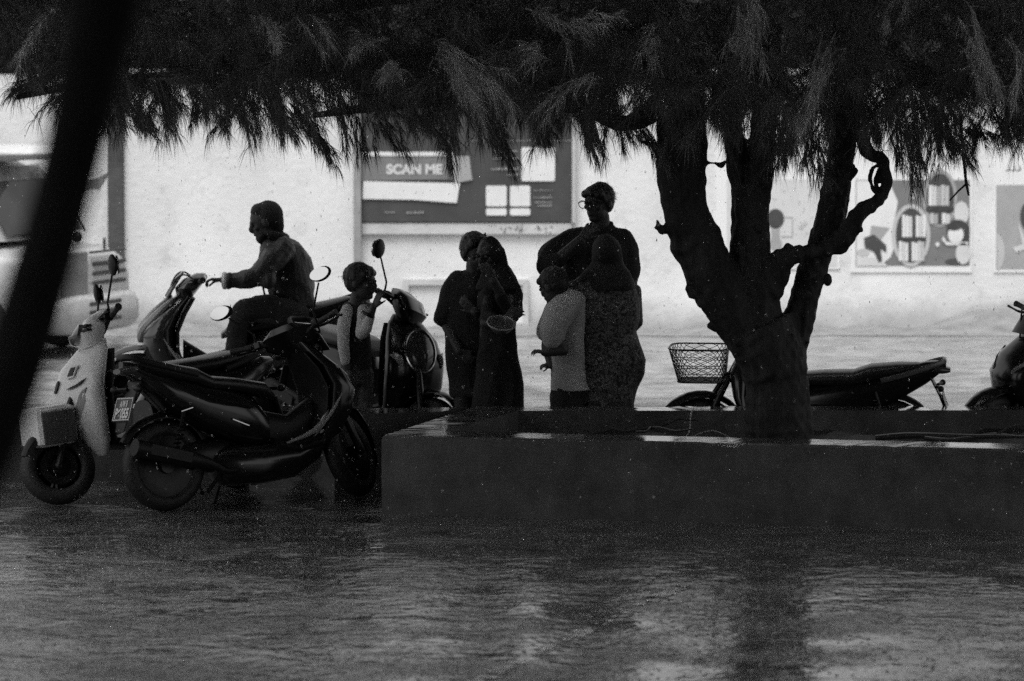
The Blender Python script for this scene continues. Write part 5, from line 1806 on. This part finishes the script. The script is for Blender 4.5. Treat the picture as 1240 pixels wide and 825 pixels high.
for x in (-2.5, .05):
    for s in (-1, 1):
        t = MB(); t.lathe([(.16, -.09), (.27, -.09), (.30, -.06), (.30, .06), (.27, .09), (.16, .09)], (x, s * .70, .30), 'y', 28)
        wo = t.build('wheel', rubber, van)
        t = MB(); t.lathe([(.01, -.07), (.15, -.08), (.165, 0), (.15, .08), (.01, .07)], (x, s * .70, .30), 'y', 20)
        t.build('rim', alloy, wo)
# bundle tied on the van roof
bd2 = MB()
bd2.ell((0, 0, .07), (.62, .42, .08), n=24, k=10)
o = remeshed(bd2, 'bundle', mat('pale_sheet', .5, .7, .15, 6), None, .02, 2, folds(.012, 4, 10, 5))
o.location = Vector((P(8, 196, VY).x, VY, zt + .01))
tag(o, 'pale folded sheet lying on the van roof', 'sheet')

# ------------------------------------------------------------------ rain
water = bpy.data.materials.new('rain_water')
water.use_nodes = True
pb = water.node_tree.nodes['Principled BSDF']
pb.inputs['Base Color'].default_value = (.9, .9, .9, 1)
pb.inputs['Roughness'].default_value = .05
pb.inputs['IOR'].default_value = 1.33
pb.inputs['Transmission Weight'].default_value = .6
def drops(n, Ya, Yb, z0, z1, r0, r1, stretch):
    Yv = rng.uniform(Ya, Yb, n)
    half = (760 / F) * Yv
    X = rng.uniform(-1, 1, n) * half
    Z = rng.uniform(z0, z1, n)
    r = rng.uniform(r0, r1, n) * (1 + 1.2 * rng.random(n) ** 6)
    base_ = np.array([(1, 0, 0), (0, 1, 0), (-1, 0, 0), (0, -1, 0), (0, 0, 1), (0, 0, -1)], float)
    v = np.stack([X, Yv, Z], 1)[:, None, :] + base_[None] * np.stack([r, r, r * stretch], 1)[:, None, :]
    f = np.array([(0, 1, 4), (1, 2, 4), (2, 3, 4), (3, 0, 4), (1, 0, 5), (2, 1, 5), (3, 2, 5), (0, 3, 5)])
    ff = (np.arange(n)[:, None, None] * 6 + f[None]).reshape(-1)
    return v.reshape(-1, 3), ff
vv, ff = [], []
o_ = 0
for args in ((2200, 19, 25, .1, 3.1, .0009, .0019, 2.4), (2200, 25, 33, .1, 3.1, .0012, .0026, 2.4), (900, 15.5, 24.5, .0, .04, .0010, .0024, 1.4), (200, 22, 25, 0, .7, .0009, .002, 1.6)):
    a, f_ = drops(*args)
    vv.append(a); ff.append(f_ + o_); o_ += len(a)
# splashes: small domes and rings of water thrown up where drops strike the ground
n = 3800
Yv = 15.6 + 9.0 * rng.random(n) ** 1.2
X = rng.uniform(-1, 1, n) * (700 / F) * Yv
keep = ~((X > -.75) & (Yv > 24.3 - .16 * (X + .8)))
X, Yv = X[keep], Yv[keep]
n = len(X)
K = 7
ang = np.arange(K) * 2 * math.pi / K
rr = rng.uniform(.004, .014, n) * (1 + rng.random(n) ** 8)
hh = rng.uniform(.001, .005, n)
lv_ = [(1.0, 0.0), (.72, .75), (.30, 1.0)]
V = np.stack([np.stack([X[:, None] + rr[:, None] * q * np.cos(ang), Yv[:, None] + rr[:, None] * q * np.sin(ang), np.broadcast_to((hh * z + .001)[:, None], (n, K))], -1) for q, z in lv_], 1).reshape(n, -1, 3)
ft = []
for l_ in range(2):
    for k in range(K):
        a_, b_ = l_ * K + k, l_ * K + (k + 1) % K
        ft += [(a_, b_, b_ + K), (a_, b_ + K, a_ + K)]
ft += [(2 * K, 2 * K + k, 2 * K + k + 1) for k in range(1, K - 1)]
FF = (np.arange(n)[:, None, None] * (3 * K) + np.array(ft)[None]).reshape(-1)
splash = mat('splash_water', .25, .05, .3, 30, spec=.6)
o = arr_mesh('rain_splash', V.reshape(-1, 3), FF, 3, splash)
o.data.polygons.foreach_set('use_smooth', [True] * len(o.data.polygons))
o['kind'] = 'stuff'
o = arr_mesh('rain', np.concatenate(vv), np.concatenate(ff), 3, water)
o.data.polygons.foreach_set('use_smooth', [True] * len(o.data.polygons))
o['kind'] = 'stuff'

# ------------------------------------------------------------------ unseen building added behind the camera to block sky light
hs = empty('light_blocker', (0, -1.6, 0), 0, 'unseen dark facade and roof added behind the camera to block sky light', 'light_blocker')
hm_ = mat('blocker_render', .12, .8, .2, 2)
mb = MB()
mb.box((-8.2, -.2, 4.5), (14, .3, 9)); mb.box((8.2, -.2, 4.5), (14, .3, 9)); mb.box((0, -.2, 6.7), (2.4, .3, 4.6)); mb.box((0, -.2, .9), (2.4, .3, 1.8))
mb.build('wall', hm_, hs, 0)
MB().box((0, 1.2, 9.15), (33, 4.5, .25)).build('roof', hm_, hs, 0)
MB().box((0, -.1, 3.1), (2.38, .05, 2.5)).build('door', vandk, hs, 0)
MB().box((0, .7, 1.2), (5, 1.4, .14)).build('balcony', hm_, hs, 0)

# fallen needles and leaf scraps on the wet ground
n = 700
Yv = 15.6 + 9.5 * rng.random(n)
X = rng.uniform(-1, 1, n) * (700 / F) * Yv
keep = ~((X > -.75) & (Yv > 24.2 - .16 * (X + .8)))
X, Yv = X[keep], Yv[keep]; n = len(X)
a = rng.uniform(0, 6.28, n); ln = rng.uniform(.015, .07, n); wd = rng.uniform(.002, .012, n)
u = np.stack([np.cos(a), np.sin(a), rng.normal(0, .12, n)], 1) * ln[:, None]
v = np.stack([-np.sin(a), np.cos(a), 0 * a], 1) * wd[:, None]
c = np.stack([X, Yv, np.full(n, .012)], 1)
V = np.stack([c - u, c + v, c + u + np.array([0, 0, .006]), c - v], 1).reshape(-1, 3)
o = arr_mesh('leaf_litter', V, np.arange(n * 4), 4, mat('litter', .16, .4, .6, 25))
o['kind'] = 'stuff'
